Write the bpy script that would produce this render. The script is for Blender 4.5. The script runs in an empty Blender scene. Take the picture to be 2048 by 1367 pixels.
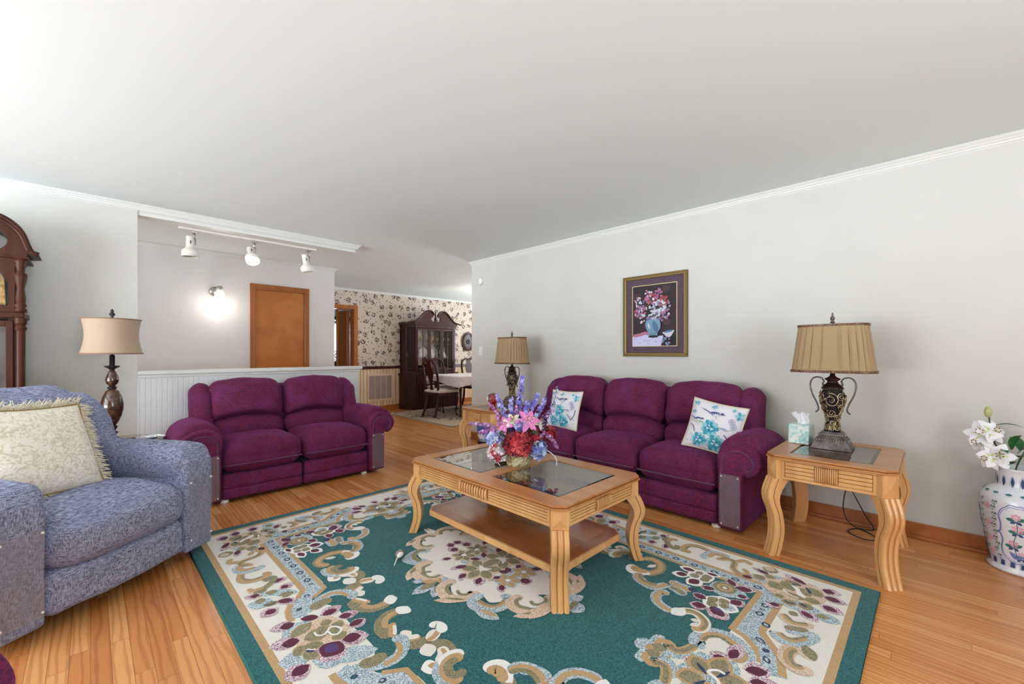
import bpy, math, random
from mathutils import Vector, Matrix, noise
from mathutils.geometry import tessellate_polygon
random.seed(7)
PI=math.pi; R=math.radians
scene=bpy.context.scene
COL=scene.collection
# ---------------- camera (level, 14.8 mm on a 36 mm sensor, eye height 1.18 m) ----------------
cam=bpy.data.cameras.new('camera'); cam.lens=843/2048*36; cam.sensor_width=36; cam.sensor_fit='HORIZONTAL'
cam.shift_y=22.5/2048; cam.clip_start=.02; cam.clip_end=60
co=bpy.data.objects.new('camera',cam); COL.objects.link(co)
co.location=(0,0,1.18); co.rotation_euler=(R(90),0,R(-45)); scene.camera=co
# ---------------- sky, window portals, exposure ----------------
wd=bpy.data.worlds.new('daylight'); scene.world=wd; wd.use_nodes=True
bg=wd.node_tree.nodes['Background']; bg.inputs[1].default_value=7.2
wn=wd.node_tree; wtc=wn.nodes.new('ShaderNodeTexCoord'); wsp=wn.nodes.new('ShaderNodeSeparateXYZ'); wn.links.new(wtc.outputs['Generated'],wsp.inputs[0])
wmr=wn.nodes.new('ShaderNodeMapRange'); wmr.inputs[1].default_value=-.04; wmr.inputs[2].default_value=.04; wn.links.new(wsp.outputs[2],wmr.inputs[0])
wmx=wn.nodes.new('ShaderNodeMix'); wmx.data_type='RGBA'; wmx.inputs[6].default_value=(2.35,2.6,2.9,1); wmx.inputs[7].default_value=(.92,.96,1,1)  # added glow below the horizon to brighten the ceiling, soft sky above
wn.links.new(wmr.outputs[0],wmx.inputs[0]); wn.links.new(wmx.outputs[2],bg.inputs[0])
def portal(name,loc,rot,sx,sy):
    l=bpy.data.lights.new(name,'AREA'); l.shape='RECTANGLE'; l.size=sx; l.size_y=sy; l.energy=1; l.cycles.is_portal=True
    o=bpy.data.objects.new(name,l); COL.objects.link(o); o.location=loc; o.rotation_euler=rot
portal('portal_west',(-3.27,2.55,1.15),(0,R(-90),0),2.05,3.3)
portal('portal_added_south',(.3,-2.57,1.3),(R(90),0,0),2.4,1.7)  # unseen opening behind the camera, added for ambient light
portal('portal_added_hall',(-3.27,5.6,1.2),(0,R(-90),0),1.8,.9)  # unseen opening at the hall end, added to brighten the hall
portal('portal_dining',(7.72,6.0,1.4),(0,R(90),0),1.6,1.8)
scene.view_settings.view_transform='Standard'; scene.view_settings.look='None'
scene.view_settings.exposure=0.0; scene.view_settings.gamma=1.0; scene.view_settings.use_curve_mapping=False
# ---------------- material helpers ----------------
MATS={}
def lin(c): return tuple(((v/255)/12.92 if v/255<=.04045 else ((v/255+.055)/1.055)**2.4) for v in c[:3])+(1,)
def mat(name,c=(200,200,200),rough=.6,metal=0,bump=0,bscale=60,noise_=0,nscale=8,c2=None,sheen=0,coat=0,spec=.5,emit=None,estr=0,trans=0,ior=1.45,alpha=1,stretch=(1,1,1),detail=4,white=False,disto=0,ramp=(.35,.65)):
    if name in MATS: return MATS[name]
    m=bpy.data.materials.new(name); MATS[name]=m; m.use_nodes=True
    nt=m.node_tree; b=nt.nodes['Principled BSDF']; L=nt.links.new
    b.inputs['Base Color'].default_value=lin(c); b.inputs['Roughness'].default_value=rough; b.inputs['Metallic'].default_value=metal
    b.inputs['Specular IOR Level'].default_value=spec; b.inputs['IOR'].default_value=ior
    if sheen: b.inputs['Sheen Weight'].default_value=sheen; b.inputs['Sheen Roughness'].default_value=.45
    if coat: b.inputs['Coat Weight'].default_value=coat; b.inputs['Coat Roughness'].default_value=.12
    if trans: b.inputs['Transmission Weight'].default_value=trans
    if emit: b.inputs['Emission Color'].default_value=lin(emit); b.inputs['Emission Strength'].default_value=estr
    b.inputs['Alpha'].default_value=alpha
    tc=nt.nodes.new('ShaderNodeTexCoord'); mp=nt.nodes.new('ShaderNodeMapping'); mp.inputs['Scale'].default_value=stretch; L(tc.outputs['Object'],mp.inputs['Vector'])
    if c2 is not None:
        if white:
            n=nt.nodes.new('ShaderNodeTexVoronoi'); n.inputs['Scale'].default_value=nscale; L(mp.outputs[0],n.inputs['Vector'])
            sp=nt.nodes.new('ShaderNodeSeparateColor'); L(n.outputs['Color'],sp.inputs[0]); src=sp.outputs[0]
        else:
            n=nt.nodes.new('ShaderNodeTexNoise'); n.inputs['Scale'].default_value=nscale; n.inputs['Detail'].default_value=detail; n.inputs['Distortion'].default_value=disto; L(mp.outputs[0],n.inputs['Vector']); src=n.outputs['Fac']
        r=nt.nodes.new('ShaderNodeValToRGB'); r.color_ramp.elements[0].position=ramp[0]; r.color_ramp.elements[1].position=ramp[1]
        r.color_ramp.elements[0].color=lin(c); r.color_ramp.elements[1].color=lin(c2); L(src,r.inputs[0]); L(r.outputs[0],b.inputs['Base Color'])
    if bump:
        n2=nt.nodes.new('ShaderNodeTexNoise'); n2.inputs['Scale'].default_value=bscale; n2.inputs['Detail'].default_value=3; L(mp.outputs[0],n2.inputs['Vector'])
        bp=nt.nodes.new('ShaderNodeBump'); bp.inputs['Strength'].default_value=bump; bp.inputs['Distance'].default_value=.004; L(n2.outputs['Fac'],bp.inputs['Height']); L(bp.outputs[0],b.inputs['Normal'])
    return m
def wood(name,c,c2,scale=9,stretch=(1,1,.08),rough=.35,coat=.3,bump=.05,spec=.5):
    return mat(name,c,rough=rough,spec=spec,c2=c2,nscale=scale,stretch=stretch,detail=6,disto=.6,coat=coat,bump=bump,bscale=scale*4,ramp=(.3,.7))
M_wall=mat('warm_white_paint',(206,204,196),rough=.55,c2=(202,200,192),nscale=2,bump=.06,bscale=120)
M_hall=mat('hall_paint',(226,222,219),rough=.7)
M_ceil=mat('ceiling_paint',(225,233,230),rough=.8,bump=.03,bscale=90)
M_trim=mat('white_trim_paint',(220,220,213),rough=.35)
M_base=wood('oak_baseboard',(140,76,36),(176,104,54),scale=6,stretch=(1,1,1),rough=.3)
M_doorw=mat('birch_door',(196,122,48),rough=.3,c2=(180,104,36),nscale=3,detail=7,disto=1.2,coat=.3)
M_casing=wood('door_casing_wood',(150,84,34),(176,104,46),rough=.35)
M_oak=wood('honey_oak',(206,150,92),(228,176,116),scale=14,stretch=(1,1,.15),rough=.3)
M_oakv=wood('oak_tabletop',(176,114,62),(202,142,86),scale=10,stretch=(1,.15,1),rough=.28)
M_oakd=wood('oak_shelf',(136,72,30),(164,92,42),scale=8,stretch=(1,.3,1),rough=.22,coat=.5)
M_oakd2=wood('oak_shelf_inlay',(150,84,36),(182,108,52),scale=8,stretch=(.3,1,1),rough=.22,coat=.5)
M_groove=mat('oak_groove',(120,70,34),rough=.6)
M_mahog=wood('dark_mahogany',(46,17,12),(70,28,20),scale=12,rough=.3,coat=.06,spec=.3)
M_clock=wood('walnut_clock',(52,25,16),(78,42,26),scale=10,rough=.4,coat=0,spec=.2)
M_glass=mat('clear_glass',(255,255,255),rough=.0,trans=1,ior=1.45)
M_tglass=mat('smoked_table_glass',(196,206,200),rough=.0,trans=1,ior=2.3)
M_brass=mat('old_brass',(170,140,84),rough=.35,metal=.9,c2=(110,88,50),nscale=40)
M_pewter=mat('pewter',(120,112,110),rough=.4,metal=.8,c2=(84,74,72),nscale=30)
M_dkbrown=mat('dark_brown_metal',(46,26,22),rough=.3,metal=.3)
M_silver=mat('brushed_nickel',(190,186,178),rough=.35,metal=.9)
M_blackmetal=mat('black_metal',(22,20,22),rough=.4)
M_whitepl=mat('white_plastic',(232,230,222),rough=.4)
M_cream=mat('cream_metal',(226,222,206),rough=.45)
# fabrics
def weave(name,c1,c2,c3,sheen=.5,rough=.85,ns=220,sx=1,lo=.38,hi=.62,spec=.2,bump=.6):
    m=bpy.data.materials.new(name); MATS[name]=m; m.use_nodes=True; nt=m.node_tree; L=nt.links.new; b=nt.nodes['Principled BSDF']
    b.inputs['Roughness'].default_value=rough; b.inputs['Sheen Weight'].default_value=sheen; b.inputs['Sheen Roughness'].default_value=.35; b.inputs['Specular IOR Level'].default_value=spec
    b.inputs['Sheen Tint'].default_value=lin(c3)
    tc=nt.nodes.new('ShaderNodeTexCoord')
    fs=[]
    for sc in ((1,1,.12),(.12,.12,1)):
        mp=nt.nodes.new('ShaderNodeMapping'); mp.inputs['Scale'].default_value=sc; L(tc.outputs['Object'],mp.inputs['Vector'])
        n=nt.nodes.new('ShaderNodeTexNoise'); n.inputs['Scale'].default_value=ns; n.inputs['Detail'].default_value=2; L(mp.outputs[0],n.inputs['Vector']); fs.append(n.outputs['Fac'])
    n3=nt.nodes.new('ShaderNodeTexNoise'); n3.inputs['Scale'].default_value=7; L(tc.outputs['Object'],n3.inputs['Vector'])
    a=nt.nodes.new('ShaderNodeMath'); a.operation='ADD'; L(fs[0],a.inputs[0]); L(fs[1],a.inputs[1])
    a2=nt.nodes.new('ShaderNodeMath'); a2.operation='MULTIPLY'; a2.inputs[1].default_value=.5; L(a.outputs[0],a2.inputs[0])
    r=nt.nodes.new('ShaderNodeValToRGB'); r.color_ramp.elements[0].position=lo; r.color_ramp.elements[1].position=hi
    r.color_ramp.elements[0].color=lin(c1); r.color_ramp.elements[1].color=lin(c2); L(a2.outputs[0],r.inputs[0])
    mx=nt.nodes.new('ShaderNodeMix'); mx.data_type='RGBA'; mx.inputs[7].default_value=lin(c3)
    mr=nt.nodes.new('ShaderNodeMapRange'); mr.inputs[1].default_value=.4; mr.inputs[2].default_value=.75; mr.inputs[4].default_value=.35; L(n3.outputs['Fac'],mr.inputs[0]); L(mr.outputs[0],mx.inputs[0]); L(r.outputs[0],mx.inputs[6]); L(mx.outputs[2],b.inputs['Base Color'])
    bp=nt.nodes.new('ShaderNodeBump'); bp.inputs['Strength'].default_value=bump; bp.inputs['Distance'].default_value=.002; L(a2.outputs[0],bp.inputs['Height']); L(bp.outputs[0],b.inputs['Normal'])
    return m
M_plum=weave('plum_chenille',(62,32,72),(128,40,64),(122,58,120),sheen=.7,ns=320,lo=.42,hi=.58)
M_blue=weave('grey_blue_chenille',(66,70,92),(178,182,208),(132,138,168),sheen=.3,ns=420,lo=.40,hi=.60)
M_seam=mat('plum_piping',(92,42,80),rough=.8,sheen=.5)
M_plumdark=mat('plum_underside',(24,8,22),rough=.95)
M_vinyl=mat('clear_vinyl_cover',(186,178,184),rough=.06,trans=.4,ior=1.45,alpha=.42,bump=1,bscale=30,coat=1)
# ---------------- mesh builder ----------------
class MB:
    def __init__(s): s.v=[];s.f=[];s.m=[];s.sm=[];s.T=Matrix()
    def add(s,vs,fs,mi=0,smooth=False):
        o=len(s.v); T=s.T
        s.v+=[tuple(T@Vector(p)) for p in vs]
        for f in fs: s.f.append([i+o for i in f]); s.m.append(mi); s.sm.append(smooth)
        return s
    def box(s,x0,x1,y0,y1,z0,z1,mi=0,b=0):
        if b>0:
            b=min(b,(x1-x0)/2.01,(y1-y0)/2.01,(z1-z0)/2.01)
            return s.rbox(((x0+x1)/2,(y0+y1)/2,(z0+z1)/2),((x1-x0)/2,(y1-y0)/2,(z1-z0)/2),b,n=2,mi=mi,smooth=False,arc=2)
        vs=[(x,y,z) for z in(z0,z1) for y in(y0,y1) for x in(x0,x1)]
        return s.add(vs,[(0,2,3,1),(4,5,7,6),(0,1,5,4),(2,6,7,3),(0,4,6,2),(1,3,7,5)],mi)
    def rbox(s,c,h,r,n=6,mi=0,smooth=True,puff=(0,0,0),fn=None,arc=None,wr=0,seed=0):
        # rounded box built from a projected cube grid
        hx,hy,hz=h; k=arc or max(2,int(n/2)); 
        def axis(L):
            rr=min(r,L*.999); out=[]
            for i in range(k): out.append(-L+rr*(1-math.cos(PI/2*i/k)) if True else 0)
            inner=max(1,n); a=-L+rr
            for i in range(inner+1): out.append(a+(2*(L-rr))*i/inner)
            for i in range(k-1,-1,-1): out.append(L-rr*(1-math.cos(PI/2*i/k)))
            return out
        ax=[axis(hx),axis(hy),axis(hz)]; H=(hx,hy,hz)
        vmap={};vs=[];fs=[]
        def P(p):
            key=tuple(round(q,6) for q in p)
            if key in vmap: return vmap[key]
            q=[]; d=[]
            for i in range(3):
                rr=min(r,H[i]*.999); inn=max(-(H[i]-rr),min(H[i]-rr,p[i])); q.append(inn); d.append((p[i]-inn)/rr)
            l=math.sqrt(sum(t*t for t in d)) or 1
            m_=max(abs(t) for t in d)
            pos=[q[i]+d[i]/l*min(r,H[i]*.999)*(1 if m_>0 else 0) for i in range(3)]
            u=[p[i]/H[i] for i in range(3)]
            for i in range(3):
                j,k2=[t for t in range(3) if t!=i]
                if puff[i]: pos[i]+=puff[i]*u[i]*(1-u[j]**2)*(1-u[k2]**2)
            if wr:
                nz=noise.noise(Vector((pos[0]*9+seed,pos[1]*9,pos[2]*9)))*wr
                for i in range(3): pos[i]+=nz*u[i]
            if fn: pos=fn(pos,u)
            vmap[key]=len(vs); vs.append((pos[0]+c[0],pos[1]+c[1],pos[2]+c[2])); return vmap[key]
        for a in range(3):
            i,j=[t for t in range(3) if t!=a]
            for sgn in(-1,1):
                for u in range(len(ax[i])-1):
                    for w in range(len(ax[j])-1):
                        q=[]
                        for (du,dw) in((0,0),(1,0),(1,1),(0,1)):
                            p=[0,0,0]; p[a]=sgn*H[a]; p[i]=ax[i][u+du]; p[j]=ax[j][w+dw]; q.append(P(p))
                        if (sgn>0)==(a==1): q.reverse()
                        if len(set(q))>=3: fs.append(q)
        return s.add(vs,fs,mi,smooth)
    def lathe(s,prof,n=32,mi=0,c=(0,0,0),sx=1,sy=1,smooth=True,fn=None,cap=True,sq=0):
        vs=[];fs=[]
        for (r,z) in prof:
            for i in range(n):
                a=2*PI*i/n; rr=r*(fn(a,z) if fn else 1); ca,sa=math.cos(a),math.sin(a)
                if sq: e=2/(2+sq); ca=math.copysign(abs(ca)**e,ca); sa=math.copysign(abs(sa)**e,sa)
                vs.append((c[0]+rr*ca*sx,c[1]+rr*sa*sy,c[2]+z))
        for j in range(len(prof)-1):
            for i in range(n): k=(i+1)%n; fs.append((j*n+i,j*n+k,(j+1)*n+k,(j+1)*n+i))
        if cap:
            if prof[0][0]>1e-4: fs.append(tuple(reversed(range(n))))
            if prof[-1][0]>1e-4: fs.append(tuple((len(prof)-1)*n+i for i in range(n)))
        return s.add(vs,fs,mi,smooth)
    def tube(s,pts,r,n=8,mi=0,smooth=True,closed=False,flat=1):
        pts=[Vector(p) for p in pts]; N=len(pts); vs=[];fs=[]; up=Vector((0,0,1)); prev=None
        for i,p in enumerate(pts):
            a=pts[(i-1)%N] if (closed or i>0) else p; b=pts[(i+1)%N] if (closed or i<N-1) else p
            t=(b-a); t=t.normalized() if t.length>1e-9 else Vector((0,0,1))
            if prev is None:
                nrm=t.cross(up); nrm=nrm.normalized() if nrm.length>1e-3 else t.cross(Vector((1,0,0))).normalized()
            else:
                nrm=prev-t*prev.dot(t); nrm=nrm.normalized() if nrm.length>1e-6 else prev
            prev=nrm; bn=t.cross(nrm); rr=r[i] if isinstance(r,(list,tuple)) else r
            for k in range(n): an=2*PI*k/n; vs.append(p+nrm*math.cos(an)*rr+bn*math.sin(an)*rr*flat)
        for j in range(N if closed else N-1):
            for k in range(n): k2=(k+1)%n; j2=(j+1)%N; fs.append((j*n+k,j2*n+k,j2*n+k2,j*n+k2))
        if not closed: fs+= [tuple(range(n)),tuple(reversed([(N-1)*n+i for i in range(n)]))]
        return s.add([tuple(v) for v in vs],fs,mi,smooth)
    def prism(s,poly,a,b,axis='z',mi=0,smooth=False,holes=None):
        # poly: 2d points; extruded from a to b along axis. (x: (a,u,v)  y:(u,a,v)  z:(u,v,a))
        f={'x':lambda u,v,t:(t,u,v),'y':lambda u,v,t:(u,t,v),'z':lambda u,v,t:(u,v,t)}[axis]
        loops=[poly]+(holes or []); allp=[p for l in loops for p in l]; n=len(allp)
        tri=tessellate_polygon([[Vector((p[0],p[1],0)) for p in l] for l in loops])
        vs=[f(p[0],p[1],a) for p in allp]+[f(p[0],p[1],b) for p in allp]
        fs=[tuple(t) for t in tri]+[tuple(i+n for i in reversed(t)) for t in tri]
        s.add(vs,fs,mi,False); o=0; side=[]
        for l in loops:
            m=len(l)
            for i in range(m): j=(i+1)%m; side.append((o+i,o+j,o+j+n,o+i+n))
            o+=m
        return s.add(vs,side,mi,smooth)
    def grid(s,f,nu,nv,mi=0,smooth=True):
        vs=[f(i/nu,j/nv) for j in range(nv+1) for i in range(nu+1)]
        fs=[(j*(nu+1)+i,j*(nu+1)+i+1,(j+1)*(nu+1)+i+1,(j+1)*(nu+1)+i) for j in range(nv) for i in range(nu)]
        return s.add(vs,fs,mi,smooth)
    def sphere(s,c,r,n=12,mi=0,sc=(1,1,1),smooth=True):
        vs=[];fs=[];m=n//2
        for j in range(m+1):
            t=PI*j/m
            for i in range(n): a=2*PI*i/n; vs.append((c[0]+r*sc[0]*math.sin(t)*math.cos(a),c[1]+r*sc[1]*math.sin(t)*math.sin(a),c[2]+r*sc[2]*math.cos(t)))
        for j in range(m):
            for i in range(n): k=(i+1)%n; fs.append((j*n+i,(j+1)*n+i,(j+1)*n+k,j*n+k))
        return s.add(vs,fs,mi,smooth)
    def build(s,name,mats,parent=None,label=None):
        me=bpy.data.meshes.new(name); me.from_pydata(s.v,[],s.f)
        if not isinstance(mats,(list,tuple)): mats=[mats]
        for m in mats: me.materials.append(m)
        me.polygons.foreach_set('material_index',s.m); me.polygons.foreach_set('use_smooth',s.sm)
        me.validate(); me.update()
        o=bpy.data.objects.new(name,me); COL.objects.link(o)
        if parent: o.parent=parent
        if label: o['label']=label
        return o
def catmull(p,n=6,closed=False):
    p=[tuple(q) for q in p]; out=[]; N=len(p)
    if N<3 and not closed: return p
    for i in range(N if closed else N-1):
        a=p[(i-1)%N] if (closed or i>0) else p[i]; b=p[i]; c=p[(i+1)%N]; d=p[(i+2)%N] if (closed or i+2<N) else c
        for k in range(n):
            t=k/n; out.append(tuple(.5*((2*b[j])+(-a[j]+c[j])*t+(2*a[j]-5*b[j]+4*c[j]-d[j])*t*t+(-a[j]+3*b[j]-3*c[j]+d[j])*t**3) for j in range(len(b))))
    if not closed: out.append(p[-1])
    return out
# flat decoration shapes -> (verts2d, faces)
def d_stroke(pts,w,n=5,taper=True,smooth=True):
    P=catmull(pts,n) if smooth else [tuple(p) for p in pts]
    L=[0]
    for i in range(1,len(P)): L.append(L[-1]+math.dist(P[i],P[i-1]))
    T=L[-1] or 1; vs=[];fs=[]
    for i,p in enumerate(P):
        a=P[max(0,i-1)]; b=P[min(len(P)-1,i+1)]; dx,dy=b[0]-a[0],b[1]-a[1]; l=math.hypot(dx,dy) or 1; dx/=l;dy/=l
        k=1
        if not smooth and 0<i<len(P)-1:
            a1=Vector((P[i][0]-P[i-1][0],P[i][1]-P[i-1][1])).normalized(); b1=Vector((P[i+1][0]-P[i][0],P[i+1][1]-P[i][1])).normalized()
            t=(a1+b1).normalized(); dx,dy=t; k=1/max(.4,t.dot(a1))
        ww=w*.5*k
        if taper:
            e=min(L[i],T-L[i])/(w*.55+1e-9); ww*=math.sqrt(max(0.02,1-(1-min(1,e))**2))
        vs+=[(p[0]-dy*ww,p[1]+dx*ww),(p[0]+dy*ww,p[1]-dx*ww)]
    for i in range(len(P)-1): fs.append((2*i,2*i+1,2*i+3,2*i+2))
    return vs,fs
def d_petal(a,b,w,n=8,sharp=.75):
    dx,dy=b[0]-a[0],b[1]-a[1]; l=math.hypot(dx,dy) or 1; dx/=l;dy/=l; vs=[];fs=[]
    for i in range(n+1):
        t=i/n; ww=w*.5*max(.02,math.sin(PI*t))**sharp; x=a[0]+dx*l*t;y=a[1]+dy*l*t
        vs+=[(x-dy*ww,y+dx*ww),(x+dy*ww,y-dx*ww)]
    for i in range(n): fs.append((2*i,2*i+1,2*i+3,2*i+2))
    return vs,fs
def d_ell(c,rx,ry=None,n=14,rot=0):
    ry=ry or rx; cr,sr=math.cos(rot),math.sin(rot); vs=[c]
    for i in range(n): a=2*PI*i/n; x,y=rx*math.cos(a),ry*math.sin(a); vs.append((c[0]+x*cr-y*sr,c[1]+x*sr+y*cr))
    return vs,[(0,1+i,1+(i+1)%n) for i in range(n)]
def d_poly(pts,smooth=True):
    P=catmull(pts,4,True) if smooth else pts
    return P,[tuple(t) for t in tessellate_polygon([[Vector((p[0],p[1],0)) for p in P]])]
# ---------------- object helpers ----------------
def tag(o,label=None,cat=None,group=None,kind=None):
    if label: o['label']=label
    if cat: o['category']=cat
    if group: o['group']=group
    if kind: o['kind']=kind
    return o
def empty(name,loc=(0,0,0),rz=0,label=None,cat=None,group=None):
    o=bpy.data.objects.new(name,None); COL.objects.link(o); o.location=loc; o.rotation_euler=(0,0,rz); o.empty_display_size=.1
    return tag(o,label,cat,group)
def copy_tree(o,parent=None):
    c=o.copy(); COL.objects.link(c); c.parent=parent
    for ch in list(o.children): copy_tree(ch,c)
    return c
def struct(name,mb,m,parent=None):
    o=mb.build(name,m,parent)
    if not parent: o['kind']='structure'
    return o
# ================= SETTING =================
H=2.44
# oak strip floor (boards run along Y)
def floor_mat():
    m=bpy.data.materials.new('oak_strip_floor'); m.use_nodes=True; nt=m.node_tree; L=nt.links.new; b=nt.nodes['Principled BSDF']; b.inputs['Roughness'].default_value=.27; b.inputs['Coat Weight'].default_value=.25; b.inputs['Coat Roughness'].default_value=.15
    tc=nt.nodes.new('ShaderNodeTexCoord'); mp=nt.nodes.new('ShaderNodeMapping'); mp.inputs['Rotation'].default_value=(0,0,R(90)); L(tc.outputs['Object'],mp.inputs[0])
    br=nt.nodes.new('ShaderNodeTexBrick'); br.inputs['Scale'].default_value=1; br.inputs['Brick Width'].default_value=1.1; br.inputs['Row Height'].default_value=.0575; br.inputs['Mortar Size'].default_value=.0009; br.inputs['Bias'].default_value=0; br.offset=0
    br.inputs['Color1'].default_value=(0,0,0,1); br.inputs['Color2'].default_value=(1,1,1,1); br.inputs['Mortar'].default_value=(.4,.4,.4,1); sx_=nt.nodes.new('ShaderNodeSeparateXYZ'); L(mp.outputs[0],sx_.inputs[0])
    def mt(op,a,b_=None):
        q=nt.nodes.new('ShaderNodeMath'); q.operation=op; L(a,q.inputs[0])
        if b_ is not None: (q.inputs.__getitem__(1).__setattr__('default_value',b_) if isinstance(b_,float) else L(b_,q.inputs[1]))
        return q.outputs[0]
    row=mt('FLOOR',mt('DIVIDE',sx_.outputs[1],.0575)); wnz=nt.nodes.new('ShaderNodeTexWhiteNoise'); wnz.noise_dimensions='1D'; L(row,wnz.inputs['W'])
    cb=nt.nodes.new('ShaderNodeCombineXYZ'); L(mt('ADD',sx_.outputs[0],mt('MULTIPLY',wnz.outputs['Value'],1.1)),cb.inputs[0]); L(sx_.outputs[1],cb.inputs[1]); L(cb.outputs[0],br.inputs['Vector'])
    r=nt.nodes.new('ShaderNodeValToRGB'); e=r.color_ramp.elements; e[0].color=lin((204,130,70)); e[1].color=lin((232,166,102)); e.new(.5).color=lin((218,146,84)); L(br.outputs['Color'],r.inputs[0])
    m2=nt.nodes.new('ShaderNodeMapping'); m2.inputs['Scale'].default_value=(1,.11,1); L(tc.outputs['Object'],m2.inputs[0])
    ad=nt.nodes.new('ShaderNodeVectorMath'); ad.operation='ADD'; sc=nt.nodes.new('ShaderNodeVectorMath'); sc.operation='SCALE'; sc.inputs[3].default_value=9; L(br.outputs['Color'],sc.inputs[0]); L(m2.outputs[0],ad.inputs[0]); L(sc.outputs[0],ad.inputs[1])
    n=nt.nodes.new('ShaderNodeTexWave'); n.inputs['Scale'].default_value=11; n.inputs['Distortion'].default_value=7; n.inputs['Detail'].default_value=3; n.inputs['Detail Scale'].default_value=1.6; L(ad.outputs[0],n.inputs['Vector'])
    mx=nt.nodes.new('ShaderNodeMix'); mx.data_type='RGBA'; mx.blend_type='MULTIPLY'; mx.inputs[0].default_value=.38
    r2=nt.nodes.new('ShaderNodeValToRGB'); r2.color_ramp.elements[0].color=lin((176,140,112)); r2.color_ramp.elements[1].position=.5; L(n.outputs['Fac'],r2.inputs[0]); L(r.outputs[0],mx.inputs[6]); L(r2.outputs[0],mx.inputs[7])
    m3=nt.nodes.new('ShaderNodeMix'); m3.data_type='RGBA'; m3.inputs[7].default_value=lin((150,90,50)); L(br.outputs['Fac'],m3.inputs[0]); L(mx.outputs[2],m3.inputs[6]); L(m3.outputs[2],b.inputs['Base Color'])
    return m
M_floor=floor_mat()
struct('floor',MB().box(-3.3,7.8,-2.6,11.2,-.1,0),M_floor)
struct('ceiling',MB().box(-3.3,7.8,-2.6,11.2,H,H+.1),M_ceil)
def wall_holes(axis,pos,thick,u0,u1,holes,z0=0,z1=H):
    # wall made of boxes around rectangular holes (u0,u1,z0,z1)
    mb=MB(); hs=sorted(holes); cur=u0
    def b(a,c,za,zb):
        if c-a<1e-4 or zb-za<1e-4: return
        if axis=='x': mb.box(pos,pos+thick,a,c,za,zb)
        else: mb.box(a,c,pos,pos+thick,za,zb)
    for (a,c,za,zb) in hs: b(cur,a,z0,z1); b(a,c,z0,za); b(a,c,zb,z1); cur=c
    b(cur,u1,z0,z1); return mb
struct('wall_right',MB().box(3.74,3.86,-2.5,4.53,0,H),M_wall)
struct('wall_west',wall_holes('x',-3.3,.1,-2.6,11.2,[(1.0,4.1,.2,2.15),(5.15,6.05,.3,2.1)]),M_wall)
struct('wall_south',wall_holes('y',-2.6,.1,-3.3,3.9,[(-.8,1.4,.6,2.1)]),M_wall)
struct('wall_left',MB().box(-3.2,.281,4.76,4.86,0,H),M_wall)
# opening: half wall with bead board, cap, header
def bead(name,c,per,axis=0,depth=.6):
    m=mat(name,c,rough=.5); nt=m.node_tree; L=nt.links.new; b=nt.nodes['Principled BSDF']
    tc=nt.nodes.new('ShaderNodeTexCoord'); w=nt.nodes.new('ShaderNodeTexWave'); w.bands_direction='X'; w.inputs['Scale'].default_value=per; L(tc.outputs['Object'],w.inputs[0])
    r=nt.nodes.new('ShaderNodeValToRGB'); r.color_ramp.elements[0].position=.0; r.color_ramp.elements[1].position=.05; L(w.outputs['Fac'],r.inputs[0])
    bp=nt.nodes.new('ShaderNodeBump'); bp.inputs['Distance'].default_value=.004; bp.inputs['Strength'].default_value=depth; L(r.outputs[0],bp.inputs['Height']); L(bp.outputs[0],b.inputs['Normal']); return m,r
M_bead,_=bead('white_bead_board',(222,223,222),8.5)
struct('wall_half',MB().box(.281,2.225,4.76,4.86,0,.995),M_bead)
c=MB(); c.box(.281,2.255,4.725,4.895,.995,1.03,b=.008); c.box(.281,2.235,4.748,4.76,.97,.995,b=.003); c.box(2.213,2.229,4.757,4.863,0,.995)
struct('trim_1',c,M_trim)
struct('trim_2',MB().box(.281,2.185,4.77,4.90,2.352,H),M_trim)
def crown(name,path,flip,m=M_trim,s=.055):
    # moulding profile swept along wall top; path list of (x,y) on the wall face, room on the left side of travel when flip=1
    prof=[(0,0),(s*.55,0),(s*.62,-s*.14),(s*.5,-s*.3),(s*.36,-s*.42),(s*.34,-s*.52),(s*.2,-s*.62),(s*.18,-s*.8),(s*.08,-s*.86),(0,-s)]
    mb=MB(); vs=[];fs=[];n=len(prof); N=len(path)
    for i,(x,y) in enumerate(path):
        ds=[]
        if i>0: a=path[i-1]; ds.append(Vector((x-a[0],y-a[1])).normalized())
        if i<N-1: b=path[i+1]; ds.append(Vector((b[0]-x,b[1]-y)).normalized())
        ns=[Vector((-d.y,d.x))*flip for d in ds]; nn=sum(ns,Vector((0,0))); nn=nn/max(.2,nn.length_squared/len(ns)) 
        for (u,v) in prof: vs.append((x+nn.x*u,y+nn.y*u,H+v))
    for i in range(N-1):
        for k in range(n-1): fs.append((i*n+k,i*n+k+1,(i+1)*n+k+1,(i+1)*n+k))
    fs+= [tuple(range(n)),tuple((N-1)*n+k for k in reversed(range(n)))]
    mb.add(vs,fs); return struct(name,mb,m)
crown('trim_3',[(-3.2,4.76),(2.20,4.76),(2.20,4.91)],-1)
crown('trim_4',[(3.74,-2.5),(3.74,4.53),(3.87,4.53)],1)
crown('trim_5',[(-3.2,6.31),(2.57,6.31),(2.57,8.06)],-1)
crown('trim_6',[(2.69,8.06),(7.7,8.06)],-1,s=.04)
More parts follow.
